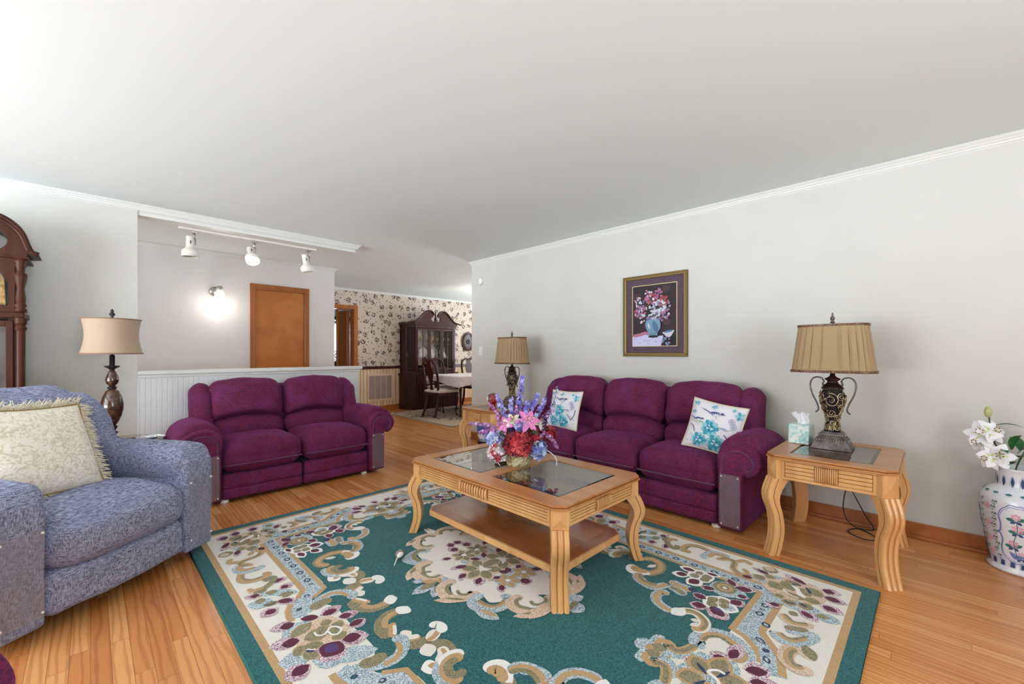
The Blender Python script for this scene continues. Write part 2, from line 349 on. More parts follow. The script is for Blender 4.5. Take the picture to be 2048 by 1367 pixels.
# hall wall with door
struct('wall_hall',wall_holes('y',6.31,.1,-3.2,2.57,[(1.53,2.145,0,2.03)]),M_hall)
struct('wall_hall_end',MB().box(2.47,2.57,6.41,8.06,0,H),M_hall)
d=empty('door_1',(1.8375,6.33,0)); d['kind']='structure'
MB().box(-.30,.30,-.015,.025,.01,2.02,b=.003).build('door_slab',M_doorw,d)
f=MB()
for s in(-1,1): f.box(s*.3375-.030,s*.3375+.030,-.04,-.02,0,2.09,b=.004); f.box(s*.3065-.004,s*.3065+.004,-.035,.05,0,2.03)
f.box(-.3675,.3675,-.041,-.021,2.035,2.095,b=.004); f.box(-.305,.305,-.035,.05,2.021,2.035)
f.build('door_frame',M_casing,d)
h=MB().box(.292,.312,-.024,-.012,1.78,1.87,b=.002); h.tube([(.303,-.026,1.775),(.303,-.026,1.875)],.006); h.build('hinge',M_brass,d)
# dining back wall: wallpaper above, panelled wainscot below
def wallpaper():
    m=bpy.data.materials.new('floral_wallpaper'); m.use_nodes=True; nt=m.node_tree; L=nt.links.new; b=nt.nodes['Principled BSDF']; b.inputs['Roughness'].default_value=.7
    tc=nt.nodes.new('ShaderNodeTexCoord'); sq=nt.nodes.new('ShaderNodeSeparateXYZ'); L(tc.outputs['Object'],sq.inputs[0]); mp=nt.nodes.new('ShaderNodeCombineXYZ'); L(sq.outputs[0],mp.inputs[0]); L(sq.outputs[2],mp.inputs[1])
    def vor(s,rnd): v=nt.nodes.new('ShaderNodeTexVoronoi'); v.voronoi_dimensions='2D'; v.inputs['Scale'].default_value=s; v.inputs['Randomness'].default_value=rnd; L(mp.outputs[0],v.inputs['Vector']); return v
    def lt(x,t): q=nt.nodes.new('ShaderNodeMath'); q.operation='LESS_THAN'; q.inputs[1].default_value=t; L(x,q.inputs[0]); return q.outputs[0]
    def mul(x,y): q=nt.nodes.new('ShaderNodeMath'); q.operation='MULTIPLY'; L(x,q.inputs[0]); L(y,q.inputs[1]); return q.outputs[0]
    def mxx(x,y): q=nt.nodes.new('ShaderNodeMath'); q.operation='MAXIMUM'; L(x,q.inputs[0]); L(y,q.inputs[1]); return q.outputs[0]
    big=vor(5.2,.6); small=vor(30,.9); tiny=vor(11,.9); sm2=vor(60,.8)
    a=mul(lt(big.outputs['Distance'],.26),lt(small.outputs['Distance'],.46)); c=mul(lt(tiny.outputs['Distance'],.15),lt(sm2.outputs['Distance'],.5)); k=mxx(a,c)
    n=nt.nodes.new('ShaderNodeTexNoise'); n.inputs['Scale'].default_value=30; L(mp.outputs[0],n.inputs[0])
    r=nt.nodes.new('ShaderNodeValToRGB'); e=r.color_ramp.elements; e[0].color=lin((78,68,60)); e[0].position=.4; e[1].color=lin((108,80,82)); e[1].position=.62; L(n.outputs['Fac'],r.inputs[0])
    mx=nt.nodes.new('ShaderNodeMix'); mx.data_type='RGBA'; mx.inputs[6].default_value=lin((206,190,172)); L(k,mx.inputs[0]); L(r.outputs[0],mx.inputs[7]); L(mx.outputs[2],b.inputs['Base Color']); return m
M_paper=wallpaper()
w=wall_holes('y',8.06,.12,2.57,7.8,[(2.75,3.66,0,2.05)],.915,H); w2=wall_holes('y',8.06,.12,2.57,7.8,[(2.75,3.66,0,2.05)],0,.857)
w=MB(); w.box(2.57,2.75,8.06,8.18,0,H); w.box(2.75,3.66,8.06,8.18,2.05,H); w.box(3.66,7.8,8.06,8.18,0,H)
struct('wall_dining',w,M_paper)
def panelwood():
    m,r=bead('knotty_pine_panelling',(206,172,130),4.4,depth=.9); nt=m.node_tree; L=nt.links.new; b=nt.nodes['Principled BSDF']
    tc=nt.nodes.new('ShaderNodeTexCoord'); mp=nt.nodes.new('ShaderNodeMapping'); mp.inputs['Scale'].default_value=(14,1,.8); L(tc.outputs['Object'],mp.inputs[0]); n=nt.nodes.new('ShaderNodeTexNoise'); n.inputs['Scale'].default_value=1; n.inputs['Detail'].default_value=3; L(mp.outputs[0],n.inputs[0])
    rr=nt.nodes.new('ShaderNodeValToRGB'); e=rr.color_ramp.elements; e[0].position=.38; e[1].position=.6; e[0].color=lin((212,180,142)); e[1].color=lin((232,206,172)); L(n.outputs['Fac'],rr.inputs[0])
    mx=nt.nodes.new('ShaderNodeMix'); mx.data_type='RGBA'; mx.inputs[6].default_value=lin((110,72,44)); L(r.outputs[0],mx.inputs[0]); L(rr.outputs[0],mx.inputs[7]); L(mx.outputs[2],b.inputs['Base Color']); return m
struct('wall_wainscot',MB().box(3.73,7.7,8.045,8.06,.1,.86),panelwood())
struct('trim_7',MB().box(3.73,7.7,8.02,8.06,.86,.917,b=.008),M_mahog)
struct('baseboard_dining',MB().box(3.73,7.7,8.03,8.06,0,.105,b=.006),M_casing)
f=MB(); f.box(3.655,3.735,8.035,8.06,0,2.115,b=.004); f.box(2.68,3.655,8.035,8.06,2.045,2.115,b=.004); f.box(2.68,2.75,8.035,8.06,0,2.045); f.box(3.645,3.662,8.06,8.19,0,2.05); f.box(2.75,3.645,8.06,8.19,2.035,2.052); struct('trim_8',f,M_casing)
d=empty('door_2',(3.64,8.2,0)); d['kind']='structure'
MB().box(-.03,.0,.0,.36,.02,2.03,b=.003).build('door_leaf',M_casing,d)
MB().box(-.062,-.032,.0,.40,.02,2.03,b=.003).build('door_leaf',M_casing,d)
MB().box(-.10,-.064,.38,.42,.0,2.10,b=.003).build('door_stop',M_doorw,d)
# outer shell of dining room / kitchen
struct('wall_east',wall_holes('x',7.7,.1,-2.6,11.2,[(5.1,6.9,.6,2.2)]),M_paper)
struct('wall_dining_near',MB().box(3.86,7.7,4.43,4.53,0,H),M_paper)
struct('wall_kitchen',wall_holes('y',10.6,.1,-3.3,7.8,[(3.9,4.65,.95,2.05)]),M_hall)
struct('wall_kitchen_side',MB().box(4.9,5.0,8.18,10.6,0,H),M_hall)
# baseboards in the living room
b=MB(); b.box(3.722,3.74,-2.5,4.53,0,.10,b=.004); b.box(3.705,3.722,-2.5,4.53,0,.022,b=.006); struct('baseboard_right',b,M_base)
b=MB(); b.box(-3.2,.281,4.742,4.76,0,.10,b=.004); struct('baseboard_left',b,M_base)
b=MB(); b.box(-3.2,2.57,6.292,6.31,0,.10,b=.004); struct('baseboard_hall',b,M_base)
# window frames
def window(name,axis,pos,u0,u1,z0,z1,nm):
    fr=MB()
    def bx(a,c,za,zb):
        if axis=='x': fr.box(pos,pos+.05,a,c,za,zb)
        else: fr.box(a,c,pos,pos+.05,za,zb)
    bx(u0,u0+.06,z0,z1);bx(u1-.06,u1,z0,z1);bx(u0+.06,u1-.06,z0,z0+.06);bx(u0+.06,u1-.06,z1-.06,z1)
    for i in range(1,nm): u=u0+(u1-u0)*i/nm; bx(u-.025,u+.025,z0+.06,z1-.06)
    return struct(name,fr,M_trim)
window('window_1','x',-3.27,1.0,4.1,.2,2.15,3); window('window_added_south','y',-2.57,-.8,1.4,.6,2.1,2); window('window_3','x',7.72,5.1,6.9,.6,2.2,2); window('window_added_hall','x',-3.27,5.15,6.05,.3,2.1,1); window('window_4','y',10.62,3.9,4.65,.95,2.05,1)  # the south and hall windows are unseen, added to let in more light
# sheer curtain and valance rod in the kitchen window
M_sheer=mat('sheer_curtain',(238,236,240),rough=.9,trans=.35,alpha=.75)
mb=MB(); mb.grid(lambda u,v:(3.86+.85*u,10.53+.02*math.sin(u*60),.78+1.16*v),80,4)
t=empty('sheer_curtain',(0,0,0),0,'white sheer curtain over the window beyond the dining room doorway','curtain'); mb.build('curtain_panel',M_sheer,t)
mb=MB(); mb.grid(lambda u,v:(3.86+.85*u,10.50+.02*math.sin(u*70),1.90+.08*v+.015*math.sin(u*40)*(1-v)),80,3); mb.build('valance',mat('pink_edged_valance',(214,196,196),rough=.9),t)
tag(MB().box(3.8,4.75,10.44,10.56,2.0,2.1,b=.01).build('curtain_box',M_blackmetal),'dark curtain box above the sheer curtain beyond the dining room doorway','curtain box')
# kitchen plant on a red pot in front of that window
t=empty('potted_plant',(3.98,9.7,0),0,'yellow leaved plant in a dark red pot in front of the sheer curtain','plant')
mb=MB(); mb.lathe([(.20,0),(.2,.03),(.04,.05),(.04,.78),(.2,.80),(.2,.82)],20); mb.build('stand',M_mahog,t)
MB().lathe([(.09,.82),(.13,.95),(.135,1.0),(.12,1.0)],20).build('pot',mat('dark_red_pot',(90,26,20),rough=.3),t)
mb=MB()
for i in range(60):
    a=random.random()*6.28; r=random.random()*.13; z=1.0+random.random()*.22; q=Vector((math.cos(a)*r,math.sin(a)*r,z)); dd=Vector((math.cos(a),math.sin(a),.6)).normalized()*.06; sd=Vector((-math.sin(a),math.cos(a),0))*.018
    mb.add([q,q+dd*.5+sd,q+dd,q+dd*.5-sd],[(0,1,2,3)],0 if i%3 else 1)
mb.build('leaves',[mat('yellow_leaf',(206,168,70),rough=.6),mat('olive_leaf',(70,72,34),rough=.6)],t)
# wall fittings
t=empty('light_switch',(3.74,4.334,1.207),0,'small white light switch on the wall at the corner by the dining room','light switch')
MB().box(-.006,0,-.036,.036,-.058,.058,b=.002).build('switch_plate',M_whitepl,t); MB().box(-.016,-.006,-.005,.005,-.012,.012,b=.002).build('toggle',M_whitepl,t)
t=empty('smoke_alarm',(3.74,4.334,2.155),0,'small round white alarm high on the wall above the light switch','alarm')
t.rotation_euler=(0,R(-90),0); MB().lathe([(.05,0),(.052,.02),(.045,.034),(.0,.036)],24).build('housing',M_whitepl,t); MB().sphere((0,.062,.01),.012).build('sensor',M_whitepl,t)
for (y,z,l) in ((.42,.285,'white wall outlet with plugs behind the end table'),):
    t=empty('wall_outlet',(3.74,y,z),0,l,'outlet'); MB().box(-.006,0,-.036,.036,-.058,.058,b=.002).build('outlet_plate',M_whitepl,t)
    MB().box(-.03,-.006,-.014,.014,-.04,-.01,b=.003).build('plug',M_whitepl,t); MB().box(-.035,-.006,-.014,.014,.012,.04,b=.003).build('plug',M_whitepl,t)
t=empty('cable_jack',(3.74,.815,.13),0,'small beige jack plate on the wall just above the baseboard behind the sofa end','jack plate'); MB().box(-.006,0,-.025,.025,-.02,.02,b=.002).build('jack_plate',mat('beige_plastic',(196,182,160),rough=.5),t)
# return air grille
t=empty('air_grille',(4.215,8.045,.48),0,'large cream return air grille set in the pine wainscot','vent')
g=MB(); g.box(-.29,.29,-.012,0,-.28,-.235,b=.003); g.box(-.29,.29,-.012,0,.235,.28,b=.003); g.box(-.29,-.25,-.012,0,-.235,.235,b=.003); g.box(.25,.29,-.012,0,-.235,.235,b=.003)
for i in range(1,4): x=-.25+.5*i/4; g.box(x-.006,x+.006,-.012,0,-.235,.235)
g.build('grille_frame',mat('grille_paint',(220,190,164),rough=.5),t)
g=MB(); 
for i in range(34): z=-.232+i*.0138; g.add([(-.25,-.010,z),(.25,-.010,z),(.25,0,z+.010),(-.25,0,z+.010)],[(0,1,2,3)])
g.build('louvres',mat('grille_louvre',(196,172,162),rough=.6),t); MB().box(-.25,.25,-.003,-.001,-.235,.235).build('backing',mat('grille_dark',(120,100,92),rough=.8),t)
t=empty('thermostat',(4.328,8.06,1.513),0,'small beige thermostat on the floral wallpaper left of the china cabinet','thermostat')
MB().box(-.06,.06,-.03,0,-.045,.045,b=.004).build('thermostat_body',mat('beige_plastic2',(206,196,176),rough=.5),t); MB().box(-.02,.02,-.033,-.03,-.02,.02).build('display',M_blackmetal,t)
# sconce
t=empty('wall_sconce',(1.09,6.31,1.945),0,'lit wall sconce with a frosted glass shade left of the wooden door','wall light')
mb=MB(); mb.T=Matrix.Rotation(R(90),4,'X'); mb.lathe([(.06,0),(.055,.03),(.0,.04)],24); mb.T=Matrix(); mb.build('backplate',M_silver,t)
mb=MB(); mb.tube(catmull([(0,-.03,0),(0,-.08,.02),(.02,-.12,.045),(.03,-.13,.02)],5),.008); mb.lathe([(.012,.06),(.028,.05),(.03,.02),(.03,0)],20,c=(.03,-.13,0)); mb.build('arm',M_silver,t)
MB().lathe([(.035,.0),(.05,-.05),(.062,-.12),(.058,-.135),(0,-.138)],28,c=(.03,-.13,0)).build('glass_shade',mat('frosted_lit_glass',(255,250,240),rough=.5,emit=(255,246,230),estr=3.5),t)
l=bpy.data.lights.new('sconce_bulb','POINT'); l.energy=3; l.color=(1,.94,.85); l.shadow_soft_size=.05; lo=bpy.data.objects.new('sconce_bulb',l); COL.objects.link(lo); lo.location=(.03,-.19,-.16); lo.parent=t
# track light
t=empty('track_light',(0,4.93,2.352),0,'white ceiling track with three adjustable spot heads under the header','track light')
MB().box(.575,1.80,-.018,.018,-.02,0,b=.002).build('track',M_cream,t)
def head(x,tx,ty,lit):
    p=bpy.data.objects.new('spot_head',None); COL.objects.link(p); p.parent=t; p.location=(x,0,-.02)
    mb=MB(); mb.box(-.03,.03,-.01,.01,-.02,0,b=.003); mb.tube([(0,0,-.02),(0,0,-.075)],.011,mi=0); mb.tube([(.01,0,-.075),(.012,0,-.13)],.006); mb.build('stem',M_silver,p)
    mb=MB(); mb.T=Matrix.Translation((-.03 if tx<=0 else .03,0,-.13))@Matrix.Rotation(tx,4,'Y')@Matrix.Rotation(ty,4,'X')
    mb.lathe([(.0,.075),(.03,.074),(.031,.06),(.031,-.03),(.034,-.035),(.062,-.06),(.066,-.07),(.066,-.12),(.060,-.12),(.058,-.11)],28,cap=False)
    if lit: mb.lathe([(.059,-.112),(0,-.122)],28,mi=1,cap=False)
    else: mb.lathe([(.059,-.10),(0,-.10)],28,mi=2,cap=False)
    mb.box(-.004,.004,-.033,-.030,0,.03,2)
    mb.build('lamp_housing',[M_cream,mat('lit_bulb',(255,255,255),emit=(255,252,246),estr=14),M_blackmetal],p)
head(.69,0,0,0); head(1.19,0,R(-38),1); head(1.72,R(-10),0,0)
# picture
t=empty('framed_picture',(3.74,1.85,1.535),R(-90),'framed floral still life with blue vase in a gold frame above the sofa','picture')
fr=MB(); W2,H2=.315,.385
def frame(mb,w,h,t_,y0,y1,mi):
    mb.box(-w,w,y0,y1,h-t_,h,mi,b=.004); mb.box(-w,w,y0,y1,-h,-h+t_,mi,b=.004); mb.box(-w,-w+t_,y0,y1,-h+t_,h-t_,mi,b=.004); mb.box(w-t_,w,y0,y1,-h+t_,h-t_,mi,b=.004)
frame(fr,W2,H2,.022,-.03,0,0); frame(fr,W2-.021,H2-.021,.007,-.027,0,1); frame(fr,W2-.027,H2-.027,.007,-.02,0,0)
fr.build('frame',[mat('dark_gold',(112,90,44),rough=.45,metal=.4),mat('pale_gold',(186,160,104),rough=.4,metal=.4)],t)
mt=MB(); mt.box(-W2+.03,W2-.03,-.012,-.004,-H2+.03,H2-.03); mt.build('mat_board',mat('plum_mat_board',(94,72,84),rough=.8,c2=(80,60,74),nscale=60),t)
ar=MB(); aw,ah=.215,.285
ar.box(-aw-.006,aw+.006,-.0135,-.0125,-ah-.006,ah+.006,0)
ar.box(-aw,aw,-.0145,-.0138,-ah,ah,1)
lay=[.0150]
def dec(sh,mi):
    vs,fs=sh; lay[0]+=.00003; ar.add([(x,-lay[0],z) for x,z in vs],fs,mi)
AC={'cream':(222,200,150),'bg':(44,26,32),'bg2':(70,44,46),'blue':(112,148,174),'blue2':(78,112,144),'white':(196,200,210),'pink':(176,112,140),'red':(160,58,72),'org':(176,104,72),'green':(44,50,38),'lilac':(134,112,150),'cloth':(196,196,226),'dk':(22,16,22)}
AK=list(AC)
def D(sh,c): dec(sh,AK.index(c))
rr=random.Random(3)
for i in range(30): D(d_ell((rr.uniform(-.17,.17),rr.uniform(-.1,.245)),.04,.03,10,rr.random()*.3),'bg' if i%2 else 'bg2')
D(d_poly([(-.215,-.285),(-.215,-.20),(-.12,-.17),(0,-.2),(.09,-.19),(.10,-.285)],False),'cloth')
D(d_poly([(.07,-.285),(.09,-.21),(.215,-.19),(.215,-.285)],False),'dk')
for i in range(10): D(d_petal((rr.uniform(-.2,.06),rr.uniform(-.27,-.21)),(rr.uniform(-.2,.06),rr.uniform(-.27,-.21)),.004) if 0 else d_ell((rr.uniform(-.2,.04),rr.uniform(-.275,-.21)),.008,.003),'lilac')
D(d_stroke([(-.21,-.19),(-.14,-.18),(-.08,-.165),(-.05,-.18)],.03),'pink')
for i in range(170):
    a=rr.random()*6.28; r=rr.random()**.6; x=-.01+.17*r*math.cos(a); z=.055+.155*r*math.sin(a); s=rr.uniform(.006,.017)
    D(d_ell((x,z),s*1.25,s*.9,7,rr.random()*3),rr.choice(['green','green','lilac','pink','green','bg2','lilac','white']))
def blob(cx,cz,R_,cols,n):
    for i in range(n): a=rr.random()*6.28; r=R_*rr.random()**.5; D(d_petal((cx+r*math.cos(a),cz+r*math.sin(a)),(cx+(r+.020)*math.cos(a+.4),cz+(r+.020)*math.sin(a+.4)),.017),rr.choice(cols))
blob(-.015,.15,.045,['red','red','pink'],30); blob(-.13,.04,.05,['pink','pink','red','white'],36); blob(.055,.075,.055,['white','white','lilac'],46); blob(.01,.0,.042,['white','lilac','white'],30); blob(.10,.13,.04,['org','red'],24); blob(.13,.08,.03,['lilac','white'],14); blob(-.15,.13,.035,['white','pink'],20); blob(.12,.0,.03,['pink','lilac'],16); blob(-.05,.2,.03,['pink','white'],12); blob(.05,.2,.03,['pink','lilac'],14)
D(d_poly([(-.045,-.04),(-.075,-.07),(-.07,-.12),(-.045,-.165),(-.035,-.195),(.035,-.195),(.045,-.165),(.07,-.12),(.07,-.07),(.045,-.04)]),'blue'); D(d_petal((.0,-.05),(.045,-.17),.05),'blue2'); D(d_petal((-.05,-.07),(-.035,-.13),.02),'white'); D(d_ell((0,-.198),.05,.012),'dk')
for i in range(6): D(d_petal((-.03+i*.012,-.16),(-.03+i*.012,-.185),.006),'blue2')
D(d_poly([(.095,-.16),(.195,-.145),(.19,-.17),(.165,-.205),(.135,-.205),(.11,-.185)]),'white'); D(d_ell((.145,-.155),.045,.010,14,.14),'blue2'); blob(.13,-.24,.03,['lilac','blue'],14)
ar.build('artwork',[mat('art_'+k,v,rough=.6) for k,v in AC.items()],t,'still life of mixed flowers in a blue vase')
# ================= UPHOLSTERED SEATING =================
def arm_profile(sx,g=0):
    # rolled arm section (x,z), inner face at x=0, roll overhanging outward; sx=+1 right arm, -1 left arm
    p=[(0-g,.03),(0-g,.40),(-.005-g,.50),(.03,.565+g),(.09,.595+g),(.16,.59+g),(.225,.56+g*.7),(.262+g,.505),(.262+g,.455),(.235+g,.41),(.19,.385),(.165,.40),(.15,.38),(.148,.03)]
    q=catmull(p[1:12],3); q=[p[0]]+q+[p[12],p[13]]
    return [(sx*x,z) for x,z in q]
def sweep_y(mb,prof,stations,mi=0,smooth=True):
    # stations: (y, scale toward centroid)
    cx=sum(p[0] for p in prof)/len(prof); cz=sum(p[1] for p in prof)/len(prof); n=len(prof); vs=[];fs=[]
    for (y,s,dz) in stations:
        for (x,z) in prof: vs.append((cx+(x-cx)*s,y,cz+(z-cz)*s+dz))
    for j in range(len(stations)-1):
        for i in range(n): k=(i+1)%n; fs.append((j*n+i,j*n+k,(j+1)*n+k,(j+1)*n+i))
    mb.add(vs,fs,mi,smooth)
    tri=tessellate_polygon([[Vector((p[0],p[1],0)) for p in prof]])
    for j in (0,len(stations)-1):
        y,s,dz=stations[j]; mb.add([(cx+(x-cx)*s,y,cz+(z-cz)*s+dz) for x,z in prof],[tuple(t) for t in tri],mi,smooth)
def make_sofa(name,label,n,sw,D,loc,rz,fab=M_plum,group=None,vinyl=True):
    t=empty(name,loc,rz,label,'sofa' if n>1 else 'armchair',group)
    Wi=n*sw; hw=Wi/2
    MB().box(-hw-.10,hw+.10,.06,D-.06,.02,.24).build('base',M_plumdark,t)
    b=MB(); b.rbox((0,D-.10,.52),(hw+.10,.085,.36),.06,n=8,fn=lambda p,u:[p[0],p[1]+.03*(u[2]),p[2]-.03*abs(u[0])**4*(u[2]>0)]); b.build('back_frame',fab,t)
    for i in range(n):
        x=-hw+sw*(i+.5); sd=i*7.3+n
        sc=MB()
        def f(p,u): 
            fr=max(0,-u[1]) 
            return [p[0]*(1-.015*max(0,u[2])),p[1]-.02*fr*max(0,u[2]),p[2]+.0*u[0]]
        sc.rbox((x,(D-.26)/2,.345),(sw/2-.004,(D-.26)/2,.115),.085,n=10,puff=(0,.0,.035),fn=f,wr=.004,seed=sd)
        so_=sc.build('seat_cushion',fab,t)
        pp=MB(); pp.tube([(x-sw/2+.02,.0,.30),(x-sw/2+.04,-.004,.298),(x,-.006,.296),(x+sw/2-.04,-.004,.298),(x+sw/2-.02,.0,.30)],.0045,6); pp.build('piping',M_seam,so_)
        fp=MB(); fp.rbox((x,.055,.165),(sw/2-.005,.045,.06),.03,n=6,wr=.002,seed=sd); fp.rbox((x,.06,.072),(sw/2-.005,.045,.045),.025,n=6,wr=.002,seed=sd+3); fp.build('footrest_panel',fab,t)
        lm=MB()
        def fl_(p,u): return [p[0],p[1]+.10*(p[2]+.1)*1.0,p[2]+(.05*(1-u[0]**2)-.015)*max(0,u[2])]
        lm.rbox((x,D-.265,.505),(sw/2-.003,.075,.085),.06,n=10,puff=(0,.03,0),fn=fl_,wr=.004,seed=sd+1); lm.build('lumbar_cushion',fab,t)
        up=MB()
        def fu(p,u): return [p[0]*(1-.03*max(0,u[2])**2),p[1]+.16*p[2],p[2]+.055*(1-u[0]**2)*max(0,-u[2])*1.0+(.03*(1-u[0]**2)-.012)*max(0,u[2])]
        up.rbox((x,D-.225,.75),(sw/2-.003,.095,.185),.085,n=12,puff=(0,.035,0),fn=fu,wr=.006,seed=sd+2); up.build('back_cushion',fab,t)
    for s in(-1,1):
        w=MB(); w.rbox((s*(hw+.040),D-.19,.67),(.078,.125,.245),.065,n=8,fn=lambda p,u:[p[0],p[1]+.06*u[2]-.02,p[2]-.03*max(0,u[0]*s)*max(0,u[2])-.03*max(0,-u[1])*max(0,u[2])],wr=.004); w.build('wing',fab,t)
        a=MB(); a.T=Matrix.Translation((s*hw,0,0)); pr=arm_profile(s)
        sweep_y(a,pr,[(-.012,.90,0),(-.006,.97,0),(.008,1,0),(.10,1,0),(D-.12,1,-.01),(D-.08,.97,-.01)]); ao=a.build('arm',fab,t)
        pd=MB(); pd.T=Matrix.Translation((s*hw,0,0)); pf=[(-.012,.43),(-.02,.50),(.0,.575),(.06,.625),(.12,.638),(.19,.625),(.25,.585),(.283,.52),(.275,.46),(.25,.45),(.20,.54),(.12,.56),(.05,.54),(.012,.48)]
        pf=[(s*x,z) for x,z in catmull(pf,3,True)]
        sweep_y(pd,pf,[(.055,.90,-.03),(.06,.97,-.014),(.085,1.0,-.004),(.16,1.01,.003),(.35,1.02,.006),(D-.28,1,0),(D-.20,.95,-.01)]); pd.build('arm_pad',fab,t)
        pi=MB(); pi.T=Matrix.Translation((s*hw,0,0)); P=catmull([(.03,.06),(.028,.40),(.04,.50),(.10,.545),(.17,.535),(.215,.49),(.205,.44),(.175,.425)],4); pi.tube([(s*x,-.014,z) for x,z in P],.004,6); pi.build('piping',M_seam,ao)
        if vinyl:
            vn=MB(); vn.grid(lambda u,v:(s*(hw+.018+.125*u),-.021-.004*noise.noise(Vector((u*3,v*5,s*4+n))),.05+.34*v),8,14); vn.build('vinyl_cover',M_vinyl,ao,'clear plastic cover pinned over the arm front')
            for (px,pz) in ((.03,.065),(.13,.065),(.03,.375),(.13,.375)): MB().sphere((s*(hw+px),-.024,pz),.005,8).build('upholstery_pin',M_whitepl,ao)
        ft=MB(); ft.lathe([(.028,.0),(.03,.01),(.022,.03)],12,c=(s*(hw-.03),.06,0)); ft.build('glide',M_whitepl,t)
    return t
sofa=make_sofa('sofa','long three seat plum chenille reclining sofa along the right wall under the picture',3,.605,.79,(2.955,1.925,0),R(-90))
loveseat=make_sofa('loveseat','two seat plum chenille reclining loveseat against the white half wall',2,.605,.84,(1.325,3.90,0),0)
# ---- blue recliner ----
def make_recliner(loc,rz):
    t=empty('recliner',loc,rz,'grey blue chenille recliner at the left with clear covers on its arm fronts','recliner'); fab=M_blue
    hw=.315; D=.88
    MB().box(-hw-.12,hw+.12,.12,D-.05,.03,.25).build('base',M_blackmetal,t)
    s_=MB()
    def f(p,u): return [p[0],p[1]-.035*max(0,-u[1])*(1-u[0]**2),p[2]-.05*max(0,-u[1])*max(0,u[2])**3*.4]
    s_.rbox((0,.24,.365),(hw-.004,.29,.115),.09,n=12,puff=(0,0,.03),fn=f,wr=.007,seed=3); s_.build('seat_cushion',fab,t)
    s_=MB(); s_.rbox((0,.045,.165),(hw-.004,.07,.095),.045,n=10,fn=lambda p,u:[p[0],p[1]-.03*max(0,-u[1])*(1-u[0]**2),p[2]],wr=.006,seed=5); s_.build('footrest_panel',fab,t)
    b=MB(); b.rbox((0,D-.11,.58),(hw+.09,.10,.33),.07,n=8,fn=lambda p,u:[p[0]*(1-.06*max(0,u[2])),p[1]+.07*u[2],p[2]],wr=.006); b.build('back_frame',fab,t)
    b=MB(); b.rbox((0,D-.29,.59),(hw-.002,.10,.15),.08,n=10,puff=(0,.03,0),fn=lambda p,u:[p[0],p[1]+.25*p[2],p[2]],wr=.006,seed=9); b.build('lumbar_cushion',fab,t)
    b=MB(); b.rbox((0,D-.22,.84),(hw-.02,.115,.165),.10,n=12,puff=(0,.04,.0),fn=lambda p,u:[p[0]*(1-.08*max(0,u[2])**2),p[1]+.22*p[2],p[2]-.045*u[0]**4*max(0,u[2])],wr=.008,seed=2); b.build('head_cushion',fab,t)
    for s in(-1,1):
        w=MB(); w.rbox((s*(hw+.055),D-.17,.70),(.085,.13,.25),.075,n=8,fn=lambda p,u:[p[0]-s*.03*max(0,u[2]),p[1]+.07*u[2],p[2]-.05*max(0,u[0]*s)*max(0,u[2])],wr=.006,seed=4); w.build('wing',fab,t)
        a=MB(); a.rbox((s*(hw+.085),.375,.315),(.087,.395,.265),.022,n=8,wr=.003,seed=6); ao=a.build('arm',fab,t)
        p=MB(); p.rbox((s*(hw+.085),.375,.575),(.108,.392,.075),.07,n=10,puff=(0,0,.012),wr=.008,seed=8,fn=lambda p,u:[p[0],p[1],p[2]-.10*max(0,-u[1])**6*(.25 if u[2]>0 else .1)-(.04*(-s*u[0]>0.2)*max(0,-u[2]))]); p.build('arm_pad',fab,t)
        v=MB(); v.grid(lambda u,w_:(s*(hw+.012+.146*u),-.026-.006*noise.noise(Vector((u*3,w_*5,s*3))),.10+.36*w_),8,14); v.build('vinyl_cover',M_vinyl,ao,'clear plastic cover pinned over the arm front')
        for (px,pz) in ((.02,.12),(.15,.12),(.02,.445),(.15,.445)): MB().sphere((s*(hw+px),-.03,pz),.006,8).build('upholstery_pin',M_whitepl,ao)
    return t
recl=make_recliner((.115,2.80,0),R(36))
def sub_tex_damask():
    return mat('cream_damask',(242,236,220),rough=.7,c2=(214,202,176),nscale=30,disto=2.5,ramp=(.45,.62),bump=.3,bscale=200,sheen=.2)
